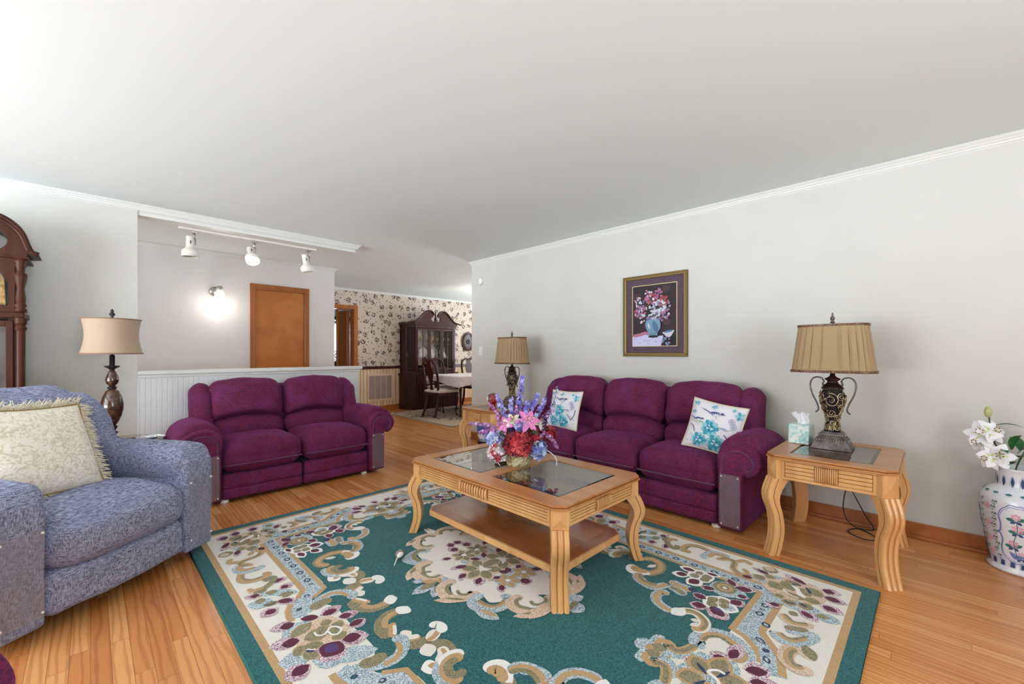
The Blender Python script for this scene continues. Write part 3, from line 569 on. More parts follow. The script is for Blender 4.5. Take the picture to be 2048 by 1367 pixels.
def pillow(name,label,cat,size,thick,matf,M,fringe=None,piping=None,decor=None,group=None):
    t=empty(name,(0,0,0),0,label,cat,group); t.matrix_world=M
    def surf(u,v,sd):  # u,v in -1..1
        k=(1-abs(u)**2.6)*(1-abs(v)**2.6); pinch=1-.07*(1-u*u)*abs(v)**3; pinch2=1-.07*(1-v*v)*abs(u)**3
        x=u*size/2*pinch2; z=v*size/2*pinch
        return (x,sd*(thick/2*max(0,k)**.55+.002*noise.noise(Vector((x*20,z*20,sd)))*3*k),z)
    mb=MB()
    for sd in(-1,1): mb.grid(lambda a,b:surf(2*a-1,2*b-1,sd),24,24)
    mb.build('cover',matf,t)
    if piping:
        pts=[]; N=20
        for k in range(4):
            for i in range(N):
                q=-1+2*i/N; u,v=[(q,-1),(1,q),(-q,1),(-1,-q)][k]; pts.append(surf(u,v,1))
        MB().tube(pts,.006,8,closed=True).build('piping',piping,t)
    if fringe:
        mb=MB(); rr=random.Random(5)
        for k in range(4):
            for i in range(230):
                q=-1+2*(i+rr.random())/230; u,v=[(q,-1),(1,q),(-q,1),(-1,-q)][k]; a=Vector(surf(u,v,1)); n=Vector([(0,0,-1),(1,0,0),(0,0,1),(-1,0,0)][k])
                d=(n+Vector((rr.uniform(-.6,.6),rr.uniform(-.7,.3),rr.uniform(-.6,.6)))).normalized(); l=rr.uniform(.025,.055); m=a+d*l*.5+Vector((0,0,-.002)); e=a+(d+Vector((rr.uniform(-.3,.3),-.2,-.35))).normalized()*l
                mb.tube([a,m,e],[.0026,.0022,.0014],4)
        o=mb.build('fringe',fringe,t); o['kind']='stuff'
    if decor:
        mb=MB(); n=0
        for sh,mi in decor:
            vs,fs=sh; n+=1
            mb.add([(lambda p:(p[0],p[1]-.0012-.00004*n,p[2]))(surf(max(-.97,min(.97,x)),max(-.97,min(.97,z)),-1)) for x,z in vs],fs,mi)
        mb.build('printed_motif',DECM,t,'teal peonies and birds printed on the front')
    return t
DC={'teal':(64,160,182),'lteal':(150,206,216),'navy':(60,72,118),'green':(176,196,140),'gray':(150,156,190),'dteal':(30,112,140),'wh':(244,240,246)}
DECM=[mat('print_'+k,v,rough=.85) for k,v in DC.items()]; DK=list(DC)
def birds():
    d=[]; A=lambda sh,c:d.append((sh,DK.index(c)))
    def peony(cx,cz,r):
        for k in range(3):
            n=9-2*k; rr=r*(1-.3*k)
            for i in range(n): a=i*6.283/n+k*.5; A(d_petal((cx+rr*.2*math.cos(a),cz+rr*.2*math.sin(a)),(cx+rr*math.cos(a),cz+rr*math.sin(a)),rr*.62),['lteal','teal','wh'][k] if i%3 else 'teal'); A(d_stroke([(cx+rr*.3*math.cos(a),cz+rr*.3*math.sin(a)),(cx+rr*.6*math.cos(a+.1),cz+rr*.6*math.sin(a+.1)),(cx+rr*.95*math.cos(a+.2),cz+rr*.95*math.sin(a+.2))],r*.035),'dteal')
        for i in range(7): a=i*.9; A(d_petal((cx,cz),(cx+r*.4*math.cos(a),cz+r*.4*math.sin(a)),r*.12),'dteal' if i%2 else 'lteal')
    peony(-.08,-.12,.34); peony(.22,-.66,.36); peony(-.38,-.66,.30)
    def bird(x,z,s,m,c):
        X=lambda q:(x+m*q[0]*s,z+q[1]*s)
        A(d_petal(X((-1.1,.32)),X((-.2,0)),.07*s),c); A(d_petal(X((-.45,0)),X((.5,.1)),.34*s),'gray'); A(d_petal(X((-.5,.02)),X((.35,.16)),.2*s),c); A(d_ell(X((.5,.13)),.11*s,.1*s),c); A(d_petal(X((.55,.12)),X((.74,.06)),.05*s),'navy'); A(d_ell(X((.1,-.05)),.18*s,.07*s),'wh')
        for i in range(4): A(d_stroke([X((-.35+i*.16,.1)),X((-.3+i*.16,-.02)),X((-.25+i*.16,-.1))],.02*s),'wh')
        A(d_stroke([X((.1,-.14)),X((.14,-.3)),X((.2,-.34))],.025*s),'navy')
    bird(-.02,.45,.5,1,'navy'); bird(-.6,.12,.36,1,'navy'); bird(-.56,.0,.3,1,'green'); bird(.42,-.08,.34,-1,'green')
    A(d_stroke([(.45,-.25),(.62,-.4),(.72,-.52),(.86,-.3),(.9,.05)],.03),'navy'); A(d_stroke([(-.85,-.1),(-.7,-.2),(-.6,-.4)],.025),'navy'); A(d_stroke([(.72,-.52),(.7,-.7)],.03),'gray')
    for (x,z) in ((.72,.12),(.62,.3)):
        for i in range(6): a=i*1.05; A(d_stroke([(x,z),(x+.1*math.cos(a),z+.1*math.sin(a)),(x+.12*math.cos(a+.8),z+.12*math.sin(a+.8))],.018),'gray')
    for (x,z,s) in ((-.82,.78,.14),(.84,.6,.2),(-.1,.76,.12),(-.84,.4,.1),(.6,.78,.09)):
        for i in range(5): a=i*1.2+x; A(d_petal((x,z),(x+s*math.cos(a),z+s*math.sin(a)),s*.5),'teal' if i%2 else 'lteal')
    for i in range(14): x=random.uniform(-.9,.9); z=random.uniform(-.92,-.3); A(d_petal((x,z),(x+.08,z+.05*(i%3-1)),.035),'green' if i%2 else 'lteal')
    return d
M_pil=mat('white_cotton_print',(232,228,234),rough=.9,sheen=.1)
M_pip=mat('cream_piping',(214,200,176),rough=.8)
def PM(loc,yaw,lean,roll): return Matrix.Translation(loc)@Matrix.Rotation(yaw,4,'Z')@Matrix.Rotation(lean,4,'X')@Matrix.Rotation(roll,4,'Y')
pillow('throw_pillow','white peony and bird print pillow by the right arm of the long sofa','pillow',.37,.12,M_pil,PM((3.19,1.12,.645),R(-82),R(-20),R(10)),piping=M_pip,decor=birds(),group='bird print throw pillows on the sofa')
pillow('throw_pillow','white peony and bird print pillow at the far left end of the long sofa','pillow',.36,.11,M_pil,PM((3.16,2.46,.65),R(-92),R(-16),R(0)),piping=M_pip,decor=birds(),group='bird print throw pillows on the sofa')
pillow('fringed_pillow','large cream damask pillow with a shaggy fringe on the blue recliner','pillow',.46,.15,sub_tex_damask(),PM((-.175,3.06,.705),R(40),R(-24),R(3)),fringe=mat('cream_fringe',(232,222,198),rough=.85),piping=mat('olive_cord',(150,128,80),rough=.8))
make_sofa('plum_armchair','plum chenille reclining armchair cut off at the near left corner of the photo',1,.605,.84,(-.59,1.69,0),R(147),vinyl=False)
# ================= TABLES, LAMPS =================
def leg_reeded(h,kn=.029,ft=.020,s=1.0):
    # S-curved leg swept down z; local +y is outward along the corner diagonal
    mb=MB(); w=.043*s; cs=[(-w,-.022),(-w,.012)]
    for k in range(3):
        c=-w+w/3+k*2*w/3
        for i in range(5): a=PI-PI*i/4; cs.append((c+w/3*math.cos(a)*.97,.014+w/3*math.sin(a)*.9))
    cs+=[(w,.012),(w,-.022)]
    st=[]; N=26
    for i in range(N+1):
        t=i/N; z=h*(1-t)
        off=kn*math.sin(PI*min(1,t/.45))**1.2*(t<.45)+(-.010*math.sin(PI*(t-.45)/.40) if .45<=t<.85 else 0)+(ft*((t-.80)/.20)**1.6 if t>=.80 else 0)
        th=.95+1.35*max(0,1-t/.42)**1.3
        st.append((z,off,th))
    n=len(cs); vs=[];fs=[]
    for z,o,th in st:
        for (u,v) in cs: vs.append((u,o+(v if v>0 else v*th*1.3),z))
    for j in range(N):
        for i in range(n): k=(i+1)%n; fs.append((j*n+i,(j+1)*n+i,(j+1)*n+k,j*n+k))
    fs+=[tuple(range(n)),tuple(N*n+i for i in reversed(range(n)))]
    mb.add(vs,fs,0,False)
    # dark groove lines on the flat sides
    for sg in(-1,1):
        mb.tube([(sg*(w+.0002),o-.004,z) for z,o,th in st],.0018,4,mi=1)
    return mb
def chamf(hx,hy,c): return [(-hx+c,-hy),(hx-c,-hy),(hx,-hy+c),(hx,hy-c),(hx-c,hy),(-hx+c,hy),(-hx,hy-c),(-hx,-hy+c)]
def reeded_table(name,label,cat,loc,hx,hy,h,panes,shelf,apron,group=None):
    t=empty(name,loc,0,label,cat,group); th=.026
    mb=MB(); holes=[]
    for (x0,x1,y0,y1) in panes: holes.append([(x0,y0),(x0,y1),(x1,y1),(x1,y0)])
    mb.prism(chamf(hx,hy,.045),h-.010,h,holes=holes); mb.prism(chamf(hx-.004,hy-.004,.044),h-.014,h-.010,mi=1,holes=holes); mb.prism(chamf(hx+.006,hy+.006,.048),h-.022,h-.014,holes=holes); mb.prism(chamf(hx-.012,hy-.012,.044),h-th,h-.022,holes=holes)
    mb.build('tabletop',[M_oakv,M_groove],t)
    for (x0,x1,y0,y1) in panes:
        g=MB(); b_=.018; z1=h-.002; z0=h-.009
        vs=[(x0,y0,z0),(x1,y0,z0),(x1,y1,z0),(x0,y1,z0),(x0,y0,z0+.003),(x1,y0,z0+.003),(x1,y1,z0+.003),(x0,y1,z0+.003),(x0+b_,y0+b_,z1),(x1-b_,y0+b_,z1),(x1-b_,y1-b_,z1),(x0+b_,y1-b_,z1)]
        fs=[(0,3,2,1),(0,1,5,4),(1,2,6,5),(2,3,7,6),(3,0,4,7),(4,5,9,8),(5,6,10,9),(6,7,11,10),(7,4,8,11),(8,9,10,11)]
        g.add(vs,fs); g.build('glass_pane',M_tglass,t)
    zt=h-th; zb=zt-apron; ix,iy=hx-.030,hy-.030; cb=.05
    # aprons with horizontal grooves and a fluted centre
    for (L,ax,sgn) in ((ix,'x',-1),(ix,'x',1),(iy,'y',-1),(iy,'y',1)):
        a=MB(); off=(iy if ax=='x' else ix)
        def bx(u0,u1,d0,d1,z0,z1,mi=0,b=0):
            lo,hi=sorted((sgn*d0,sgn*d1))
            (a.box(u0,u1,lo,hi,z0,z1,mi,b) if ax=='x' else a.box(lo,hi,u0,u1,z0,z1,mi,b))
        bx(-L+cb,L-cb,off-.02,off+.004,zb,zt); bx(-L+cb,L-cb,off+.004,off+.012,zb,zb+.014,b=.003); bx(-L+cb,L-cb,off+.004,off+.012,zt-.010,zt,b=.003); bx(-L+cb,-L+cb+.014,off+.004,off+.012,zb+.014,zt-.01); bx(L-cb-.014,L-cb,off+.004,off+.012,zb+.014,zt-.01)
        cw=L*.20; nf=11
        zz0=zb+.016; zz1=zt-.012; nr=4; dz=(zz1-zz0)/nr
        for (u0,u1) in ((-L+cb+.016,-cw),(cw,L-cb-.016)):
            for k in range(nr): bx(u0,u1,off+.003,off+.009,zz0+dz*k+.0012,zz0+dz*(k+1)-.0012,0,.003)
            bx(u0,u1,off+.0035,off+.0042,zz0,zz1,1)
        for k in range(nf):
            u=-cw+2*cw*(k+.5)/nf; r=cw/nf*.66; P=[]
            if ax=='x': a.tube([(u,sgn*(off+.006),zz0-.004),(u,sgn*(off+.015),zz0+.01),(u,sgn*(off+.018),(zz0+zz1)/2),(u,sgn*(off+.015),zz1-.01),(u,sgn*(off+.006),zz1)],r,8)
            else: a.tube([(sgn*(off+.006),u,zz0-.004),(sgn*(off+.015),u,zz0+.01),(sgn*(off+.018),u,(zz0+zz1)/2),(sgn*(off+.015),u,zz1-.01),(sgn*(off+.006),u,zz1)],r,8)
        a.build('apron',[M_oak,M_groove],t)
    for sx in(-1,1):
        for sy in(-1,1):
            ang=math.atan2(sy,sx)-PI/2; cx,cy=sx*(ix-.006),sy*(iy-.006)
            m=leg_reeded(zb,s=.98); q=MB(); q.T=Matrix.Translation((cx,cy,0))@Matrix.Rotation(ang,4,'Z')
            q.add(m.v,m.f); q.m=list(m.m)
            q.box(-.042,.042,-.045,.012,zb,zt); # corner block with X carving
            w_=.036; d_=.0125
            zc=(zb+zt)/2
            q.add([(-w_,d_,zb+.008),(w_,d_,zb+.008),(w_,d_,zt-.006),(-w_,d_,zt-.006),(0,d_+.008,zc)],[(0,1,4),(1,2,4),(2,3,4),(3,0,4)])
            q.build('leg',[M_oak,M_groove],t)
    if shelf:
        s0,s1=shelf; sh=MB(); jx,jy=hx-.075,hy-.075
        sh.prism(chamf(jx,jy,.05),s0,s1-.002,mi=2); sh.prism(chamf(jx-.01,jy-.01,.045),s1-.002,s1,mi=0)
        for (x0,x1) in ((-jx+.075,-.028),(.028,jx-.075)):
            for (y0,y1) in ((-jy+.075,-.028),(.028,jy-.075)): sh.box(x0,x1,y0,y1,s1,s1+.0006,1)
        sh.box(-.004,.004,-.001,.001,s1,s1+.0005,1)
        sh.build('shelf',[M_oakd,M_oakd2,M_oak],t)
    return t
ct=reeded_table('coffee_table','honey oak coffee table with two glass panes and a lower shelf on the green rug','coffee table',(1.86,1.81,0),.375,.634,.475,[(-.265,.265,-.535,-.045),(-.265,.265,.045,.535)],(.115,.15),.086)
ct.location.z=.013
g='matching oak end tables with glass tops beside the sofa'
reeded_table('end_table','oak end table with a glass top at the near right end of the sofa','end table',(3.19,.415,0),.365,.29,.59,[(-.265,.265,-.19,.19)],None,.115,g)
reeded_table('end_table','oak end table with a glass top at the far left end of the sofa','end table',(3.235,3.405,0),.365,.28,.59,[(-.265,.265,-.18,.18)],None,.115,g)
# ---- pleated shade urn lamps ----
M_shade=mat('khaki_pleated_fabric',(164,138,102),rough=.85,sheen=.15)
M_trimbr=mat('beaded_brown_trim',(76,50,36),rough=.5,c2=(130,96,60),nscale=160,white=True)
M_fil=mat('antique_gold_filigree',(190,176,148),rough=.3,metal=.85,c2=(120,100,66),nscale=40)
M_core=mat('urn_dark_core',(20,15,12),rough=.7)
def urn_r(z):
    P=[(.0,.045),(.03,.040),(.06,.036),(.10,.043),(.15,.060),(.19,.071),(.22,.073),(.245,.068),(.265,.055)]
    for i in range(len(P)-1):
        if z<=P[i+1][0]:
            t=(z-P[i][0])/(P[i+1][0]-P[i][0]); t=t*t*(3-2*t)*.5+t*.5; return P[i][1]+(P[i+1][1]-P[i][1])*t
    return P[-1][1]
def urn_lamp(loc,rz,label,group):
    t=empty('table_lamp',loc,rz,label,'table lamp',group)
    b=MB()
    for (z0,z1,a,c) in ((0,.008,.100,.100),(.008,.05,.098,.080),(.05,.056,.084,.084),(.056,.082,.080,.062),(.082,.089,.066,.066),(.089,.104,.060,.050)):
        b.add([(sx*w,sy*w*.8,z) for (z,w) in((z0,a),(z1,c)) for (sx,sy) in((-1,-1),(1,-1),(1,1),(-1,1))],[(0,3,2,1),(4,5,6,7),(0,1,5,4),(1,2,6,5),(2,3,7,6),(3,0,4,7)])
    for (z,w) in ((.055,.083),(.087,.065)):
        for i in range(13):
            u=-w+2*w*i/12
            for s in(-1,1): b.sphere((u,s*w*.8,z),.0035,6,mi=1); b.sphere((s*w,u*.8,z),.0035,6,mi=1)
    b.build('base',[M_pewter,M_silver],t)
    z0=.104; u=MB(); u.lathe([(urn_r(z)*.82,z0+z) for z in [i*.265/24 for i in range(25)]],28,sy=.8); u.build('urn_core',M_core,t)
    f=MB(); rr=random.Random(2)
    def onurn(a,z,k=1.0): r=urn_r(max(0,min(.265,z)))*.93*k; return (r*math.cos(a),r*math.sin(a)*.85,z0+z)
    spots=[(i*PI/2+PI/2,.195,.046) for i in range(4)]+[(i*PI/2+PI/4,.215,.026) for i in range(4)]+[(i*PI/2+PI/4+.1,.150,.024) for i in range(4)]+[(i*PI/2,.115,.028) for i in range(4)]+[(i*PI/2+.78,.085,.022) for i in range(4)]+[(i*PI/2+.1,.052,.02) for i in range(4)]+[(i*PI/2+.8,.028,.022) for i in range(4)]+[(i*PI/2+.05,.018,.018) for i in range(4)]
    for k,(a0,zc,R0) in enumerate(spots):
        pts=[]; sg=1 if k%2 else -1; N=22
        for i in range(N+1):
            th=i/N*PI*3.3; r=R0*(1-.78*i/N); zz=zc+r*math.sin(th*sg+k); rad=urn_r(max(0,min(.265,zz))); pts.append(onurn(a0+r*math.cos(th*sg+k)/rad,zz,1.0))
        f.tube(pts,[.0046*(1-.4*i/N) for i in range(N+1)],6)
        f.sphere(pts[-1],.005,8)
    for i in range(130): a=rr.random()*6.28; z=rr.random()*.25; f.sphere(onurn(a,z,.98),.0042,6)
    for i in range(26): a=i*6.283/26; f.sphere(onurn(a,.262,1.02),.0036,6); 
    f.build('filigree',M_fil,t)
    n=MB(); n.lathe([(.056,z0+.262),(.058,z0+.272),(.048,z0+.280),(.030,z0+.300),(.026,z0+.312),(.040,z0+.322),(.041,z0+.328),(.024,z0+.335),(.014,z0+.345),(.012,z0+.375),(.004,z0+.385),(.003,.77)],24,sy=.85); n.build('neck',M_dkbrown,t)
    for s in(-1,1):
        h=MB(); P=catmull([(.038,.395),(.046,.385),(.050,.398),(.044,.415),(.060,.435),(.088,.437),(.110,.415),(.114,.375),(.102,.325),(.084,.285),(.074,.255),(.072,.235),(.080,.222),(.088,.218)],5)
        h.tube([(s*x,0,z) for x,z in P],.0075,8,flat=.6); h.build('handle',M_pewter,t)
    # shade
    s=MB(); npl=26; W0,D0,W1,D1=.215,.135,.178,.105; zb,zt=.475,.762
    N=npl*8
    def sup(a,w,d): e=2/3.0; return (math.copysign(abs(math.cos(a))**e,math.cos(a))*w,math.copysign(abs(math.sin(a))**e,math.sin(a))*d)
    vs=[];fs=[];rows=9
    for j in range(rows):
        v=j/(rows-1); w=W0+(W1-W0)*v; d=D0+(D1-D0)*v
        for i in range(N):
            a=2*PI*i/N; ph=(i%8)/8; k=1-.09*max(0,1-ph*4)*(.25+.75*math.sin(PI*v))-.006-.012*ph; x,y=sup(a,w*k,d*k); vs.append((x,y,zb+(zt-zb)*v))
    for j in range(rows-1):
        for i in range(N): k=(i+1)%N; fs.append((j*N+i,j*N+k,(j+1)*N+k,(j+1)*N+i))
    s.add(vs,fs,0,False); so=s.build('lamp_shade',M_shade,t)
    for (z0_,z1_,w,d) in ((zb-.006,zb+.010,W0,D0),(zt-.008,zt+.006,W1,D1)):
        o=[sup(2*PI*i/96,w+.003,d+.003) for i in range(96)]; inn=[sup(2*PI*i/96,w-.008,d-.008) for i in range(96)]
        MB().prism(o,z0_,z1_,holes=[list(reversed(inn))]).build('shade_trim',M_trimbr,so)
    fn=MB(); fn.lathe([(.004,.762),(.004,.775),(.012,.778),(.013,.784),(.006,.790),(.011,.800),(.013,.808),(.008,.818),(.004,.822),(.006,.828),(.003,.838),(0,.846)],16); fn.build('finial',M_pewter,t)
    return t
g='matching urn lamps with pleated khaki shades'
urn_lamp((3.27,.445,.591),R(-90),'urn lamp with a pleated shade on the near end table beside the tissue box',g)
urn_lamp((3.36,3.36,.591),R(-90),'urn lamp with a pleated shade on the far end table beside the red orb',g)
# power cord under the near table
mb=MB(); P=catmull([(3.31,.44,.56),(3.48,.45,.50),(3.66,.42,.33),(3.665,.44,.12),(3.66,.40,.02),(3.60,.30,.006),(3.50,.24,.006),(3.46,.32,.006),(3.54,.40,.006),(3.64,.36,.006),(3.67,.28,.012),(3.69,.33,.10),(3.71,.41,.26)],8); mb.tube(P,.0035,6)
tag(mb.build('power_cord',M_blackmetal),'black power cord coiled on the floor under the near end table','cord')
# tissue box
t=empty('tissue_box',(3.32,.617,.591),R(-96),'pale aqua tissue box beside the urn of the near table lamp','tissue box')
tb=MB(); tb.box(-.058,.058,-.058,.058,0,.125,b=.003); tb.build('box',mat('aqua_print_card',(232,240,232),rough=.6,c2=(150,206,204),nscale=22,disto=2,ramp=(.42,.66)),t)
tb=MB()
for s,k in ((-1,.0),(1,.4)):
    tb.grid(lambda u,v:(-.025+.05*u+.01*math.sin(v*5+k)+s*.022*v,.012*math.sin(u*6+k*5)*(1+v),.12+.085*v*(1-.35*abs(u-.5))),10,8)
tb.build('tissue',mat('tissue_paper',(245,245,248),rough=.9),t)
# red crystal orb on stand
t=empty('glass_orb',(2.98,3.26,.591),0,'red and clear glass orb on a small red stand on the far end table','ornament')
MB().lathe([(.038,0),(.04,.012),(.03,.03),(.028,.045),(.036,.052),(.034,.056)],24).build('stand',mat('red_glass_stand',(150,22,10),rough=.15,coat=.6),t)
MB().sphere((0,0,.115),.062,32).build('orb',M_glass,t); mb=MB(); mb.sphere((0,0,.094),.036,24,sc=(1.15,1.15,.75)); mb.sphere((0,0,.128),.024,20); mb.build('red_core',mat('red_glass_core',(190,30,10),rough=.1,coat=1),t)
# blue and white pot under the far end table
t=empty('ceramic_pot',(3.09,3.46,0),0,'blue and white swirled ceramic pot on a stand under the far end table','pot')
MB().lathe([(.10,.0),(.13,.01),(.13,.05),(.11,.06),(.10,.18),(.12,.20),(.12,.22),(0,.22)],28).build('stand',M_mahog,t)
prof=[(.085,.22),(.10,.23),(.115,.28),(.122,.34),(.122,.40),(.128,.405),(.128,.425),(.118,.425),(.112,.40),(0,.39)]
MB().lathe(prof,36).build('pot_body',mat('white_glaze',(226,230,240),rough=.15,coat=.5),t)
def pot_r(z): return .1+.022*min(1,max(0,(z-.23)/.1))+.002
mb=MB()
for k in range(16):
    a0=k*2*PI/16; pts=[(0,.245),(.5,.28),(-.3,.33),(.2,.375),(.4,.39)]
    vs,fs=d_stroke([(p[0]*.25,p[1]) for p in pts],.024); mb.add([(pot_r(z)*math.cos(a0+u/.12*.3),pot_r(z)*math.sin(a0+u/.12*.3),z) for u,z in [(q[0]*3.3,q[1]) for q in vs]],fs)
mb.lathe([(.1235,.395),(.1235,.400)],36,cap=False); mb.lathe([(.1287,.412),(.1287,.418)],36,cap=False)
mb.build('blue_swirls',mat('cobalt_glaze',(84,108,168),rough=.2),t)
# round glass side table with lamp, left
t=empty('side_table',(.13,4.30,0),0,'round glass side table between the recliner and the loveseat','side table')
MB().lathe([(0,.512),(.296,.512),(.30,.516),(.296,.522),(0,.522)],64).build('glass_top',M_tglass,t)
for i in range(3):
    a=i*2.094+.5; mb=MB(); mb.tube(catmull([(.26*math.cos(a),.26*math.sin(a),0),(.16*math.cos(a),.16*math.sin(a),.12),(.07*math.cos(a),.07*math.sin(a),.28),(.12*math.cos(a),.12*math.sin(a),.42),(.2*math.cos(a),.2*math.sin(a),.511)],6),.010,8); mb.build('leg',M_blackmetal,t)
MB().lathe([(.07,.27),(.08,.28),(.07,.29)],24).build('collar_ring',M_blackmetal,t)
t=empty('buffet_lamp',(.115,4.36,.523),0,'tall brown mottled glass lamp with a tan drum shade on the glass side table','table lamp')
MB().lathe([(.075,0),(.078,.008),(.055,.016),(.028,.03),(.018,.045),(.026,.055),(.036,.064),(.018,.074),(.024,.09),(.032,.105),(.02,.118)],28).build('base',M_blackmetal,t)
M_mott=mat('mottled_brown_glass',(92,62,40),rough=.15,c2=(44,28,20),nscale=26,disto=2,coat=.8,ramp=(.4,.6))
MB().lathe([(.022,.118),(.036,.14),(.056,.19),(.066,.24),(.066,.28),(.056,.33),(.040,.37),(.022,.392)],32).build('lower_glass_urn',M_mott,t)
MB().lathe([(.022,.392),(.030,.40),(.022,.408)],24).build('collar',M_blackmetal,t)
MB().lathe([(.016,.408),(.034,.432),(.040,.455),(.034,.485),(.02,.52),(.014,.535)],28).build('upper_glass_urn',M_mott,t)
MB().lathe([(.014,.535),(.026,.545),(.044,.556),(.046,.562),(.016,.566),(.016,.64),(.004,.65),(.003,.915),(.012,.918),(.010,.924),(.006,.93),(.018,.945),(.014,.958),(.006,.965),(.012,.975),(.0,.992)],24).build('stem',M_blackmetal,t)
mb=MB(); prf=[]
for j in range(11): v=j/10; prf.append((.176-.010*v-.02*math.sin(PI*v),.650+.262*v))
mb.lathe(prf,72,cap=False); so=mb.build('lamp_shade',mat('tan_linen_shade',(176,154,130),rough=.85,sheen=.15,bump=.15,bscale=400),t)
mt_=mat('tan_trim',(140,108,84),rough=.7); MB().lathe([(.1765,.650),(.1795,.653),(.1765,.660)],72,cap=False).build('shade_trim',mt_,so); MB().lathe([(.167,.905),(.170,.910),(.166,.914)],72,cap=False).build('shade_trim',mt_,so)
# small items on the glass table
t=empty('clock_radio',(.175,4.13,.523),R(4),'small black box with a wood grain top on the glass side table','radio')
MB().box(-.055,.055,-.035,.035,0,.045,b=.004).build('case',M_blackmetal,t); MB().box(-.053,.053,-.033,.033,.045,.048,b=.001).build('label_strip',mat('label_tan',(190,160,140),rough=.6,c2=(90,66,60),nscale=120,white=True,ramp=(.6,.62)),t)
mb=MB(); vs,fs=d_poly([(-.09,0),(-.05,.03),(0,.02),(.06,.04),(.10,.02),(.05,-.02),(0,-.01),(-.05,-.03)]); mb.add([(x,y,.0) for x,y in vs]+[(x,y,.006) for x,y in vs],fs+[tuple(i+len(vs) for i in f) for f in fs]+[(i,(i+1)%len(vs),(i+1)%len(vs)+len(vs),i+len(vs)) for i in range(len(vs))])
o=mb.build('glass_dish',mat('blue_grey_glass',(70,86,104),rough=.1,coat=.5)); o.location=(.27,4.27,.523); tag(o,'small flat blue grey leaf dish on the glass side table','dish')
# bird ornament on rug
t=empty('bird_ornament',(1.245,2.15,.0155),R(35),'tiny grey and white bird ornament lying on the green rug left of the coffee table','ornament'); t.scale=(1.35,1.35,1.35)
MB().sphere((0,0,.016),.018,14,sc=(1.5,.95,.9)).build('body',mat('grey_feather',(120,104,98),rough=.8,c2=(168,158,150),nscale=60),t)
MB().sphere((-.012,-.008,.02),.014,12,sc=(1.5,.8,.7)).build('breast',mat('white_feather',(236,232,232),rough=.8),t)
MB().tube([(-.02,-.002,.016),(-.05,-.006,.009),(-.072,-.01,.005)],[.004,.0025,.002],6).build('tail_quill',mat('quill_white',(230,225,220),rough=.7),t)
# ================= FLOWERS AND VASE =================
def frame_of(d):
    d=Vector(d).normalized(); a=d.cross(Vector((0,0,1))); a=a.normalized() if a.length>.01 else Vector((1,0,0)); return d,a,a.cross(d)
def petal3(mb,c,d,out,L,w,curl=.3,mi=0,seg=5,mi2=None):
    # petal starting at c, going along mix of d and out, curling outward; d,out unit vectors
    sd=d.cross(out).normalized(); vs=[];fs=[]
    for i in range(seg+1):
        t=i/seg; p=c+out*(L*(t*.85+curl*t*t*.3))+d*(L*(.45*t-curl*t*t)); ww=w*.5*math.sin(PI*min(1,.08+t*.92))**.7
        mid=p+d*(-ww*.25); vs+=[p+sd*ww,mid,p-sd*ww]
    for i in range(seg):
        a=3*i; fs+=[(a,a+1,a+4,a+3),(a+1,a+2,a+5,a+4)]
    mb.add(vs,fs,mi,True)
def lily(name,c,d,L,mats,parent,label=None,wf=.45):
    mb=MB(); c=Vector(c); d,a,b=frame_of(d)
    for i in range(6):
        an=i*PI/3; o=(a*math.cos(an)+b*math.sin(an)); petal3(mb,c+d*(.002*(i%2)),d,o,L,L*wf,curl=.42,mi=0)
        petal3(mb,c+d*.0015+d*(.002*(i%2)),d,o,L*.62,L*.07,curl=.42,mi=1)
    for i in range(6): an=i*1.05+.5; o=(a*math.cos(an)+b*math.sin(an)); e=c+d*L*.6+o*L*.18; mb.tube([c,c+d*L*.4+o*L*.07,e],.0012,4,mi=1); mb.sphere(e,.004,6,mi=2)
    return mb.build(name,mats,parent,label)
def hydrangea(name,c,r,cols,parent,n=60,fs_=.018,seed=1,squash=.85):
    mb=MB(); rr=random.Random(seed); c=Vector(c)
    mb.sphere(c,r*.6,10,mi=0,sc=(1,1,squash))
    for i in range(n):
        z=1-2*(i+.5)/n; ph=i*2.399963; q=math.sqrt(1-z*z); d=Vector((q*math.cos(ph),q*math.sin(ph),z)); p=c+Vector((d.x*r,d.y*r,d.z*r*squash))*rr.uniform(.74,1.14)
        d_,a,b=frame_of(d+Vector((rr.uniform(-.6,.6),rr.uniform(-.6,.6),rr.uniform(-.5,.6)))); rot=rr.random()*2; m=rr.randrange(len(cols)); s=fs_*rr.uniform(.95,1.4)
        for k in range(4):
            an=rot+k*PI/2; o=a*math.cos(an)+b*math.sin(an); sd=d_.cross(o)
            mb.add([p,p+o*s*.6+sd*s*.42+d_*s*.15,p+o*s+d_*s*rr.uniform(-.1,.3),p+o*s*.6-sd*s*.42+d_*s*.15],[(0,1,2,3)],m,False)
    return mb.build(name,cols,parent)
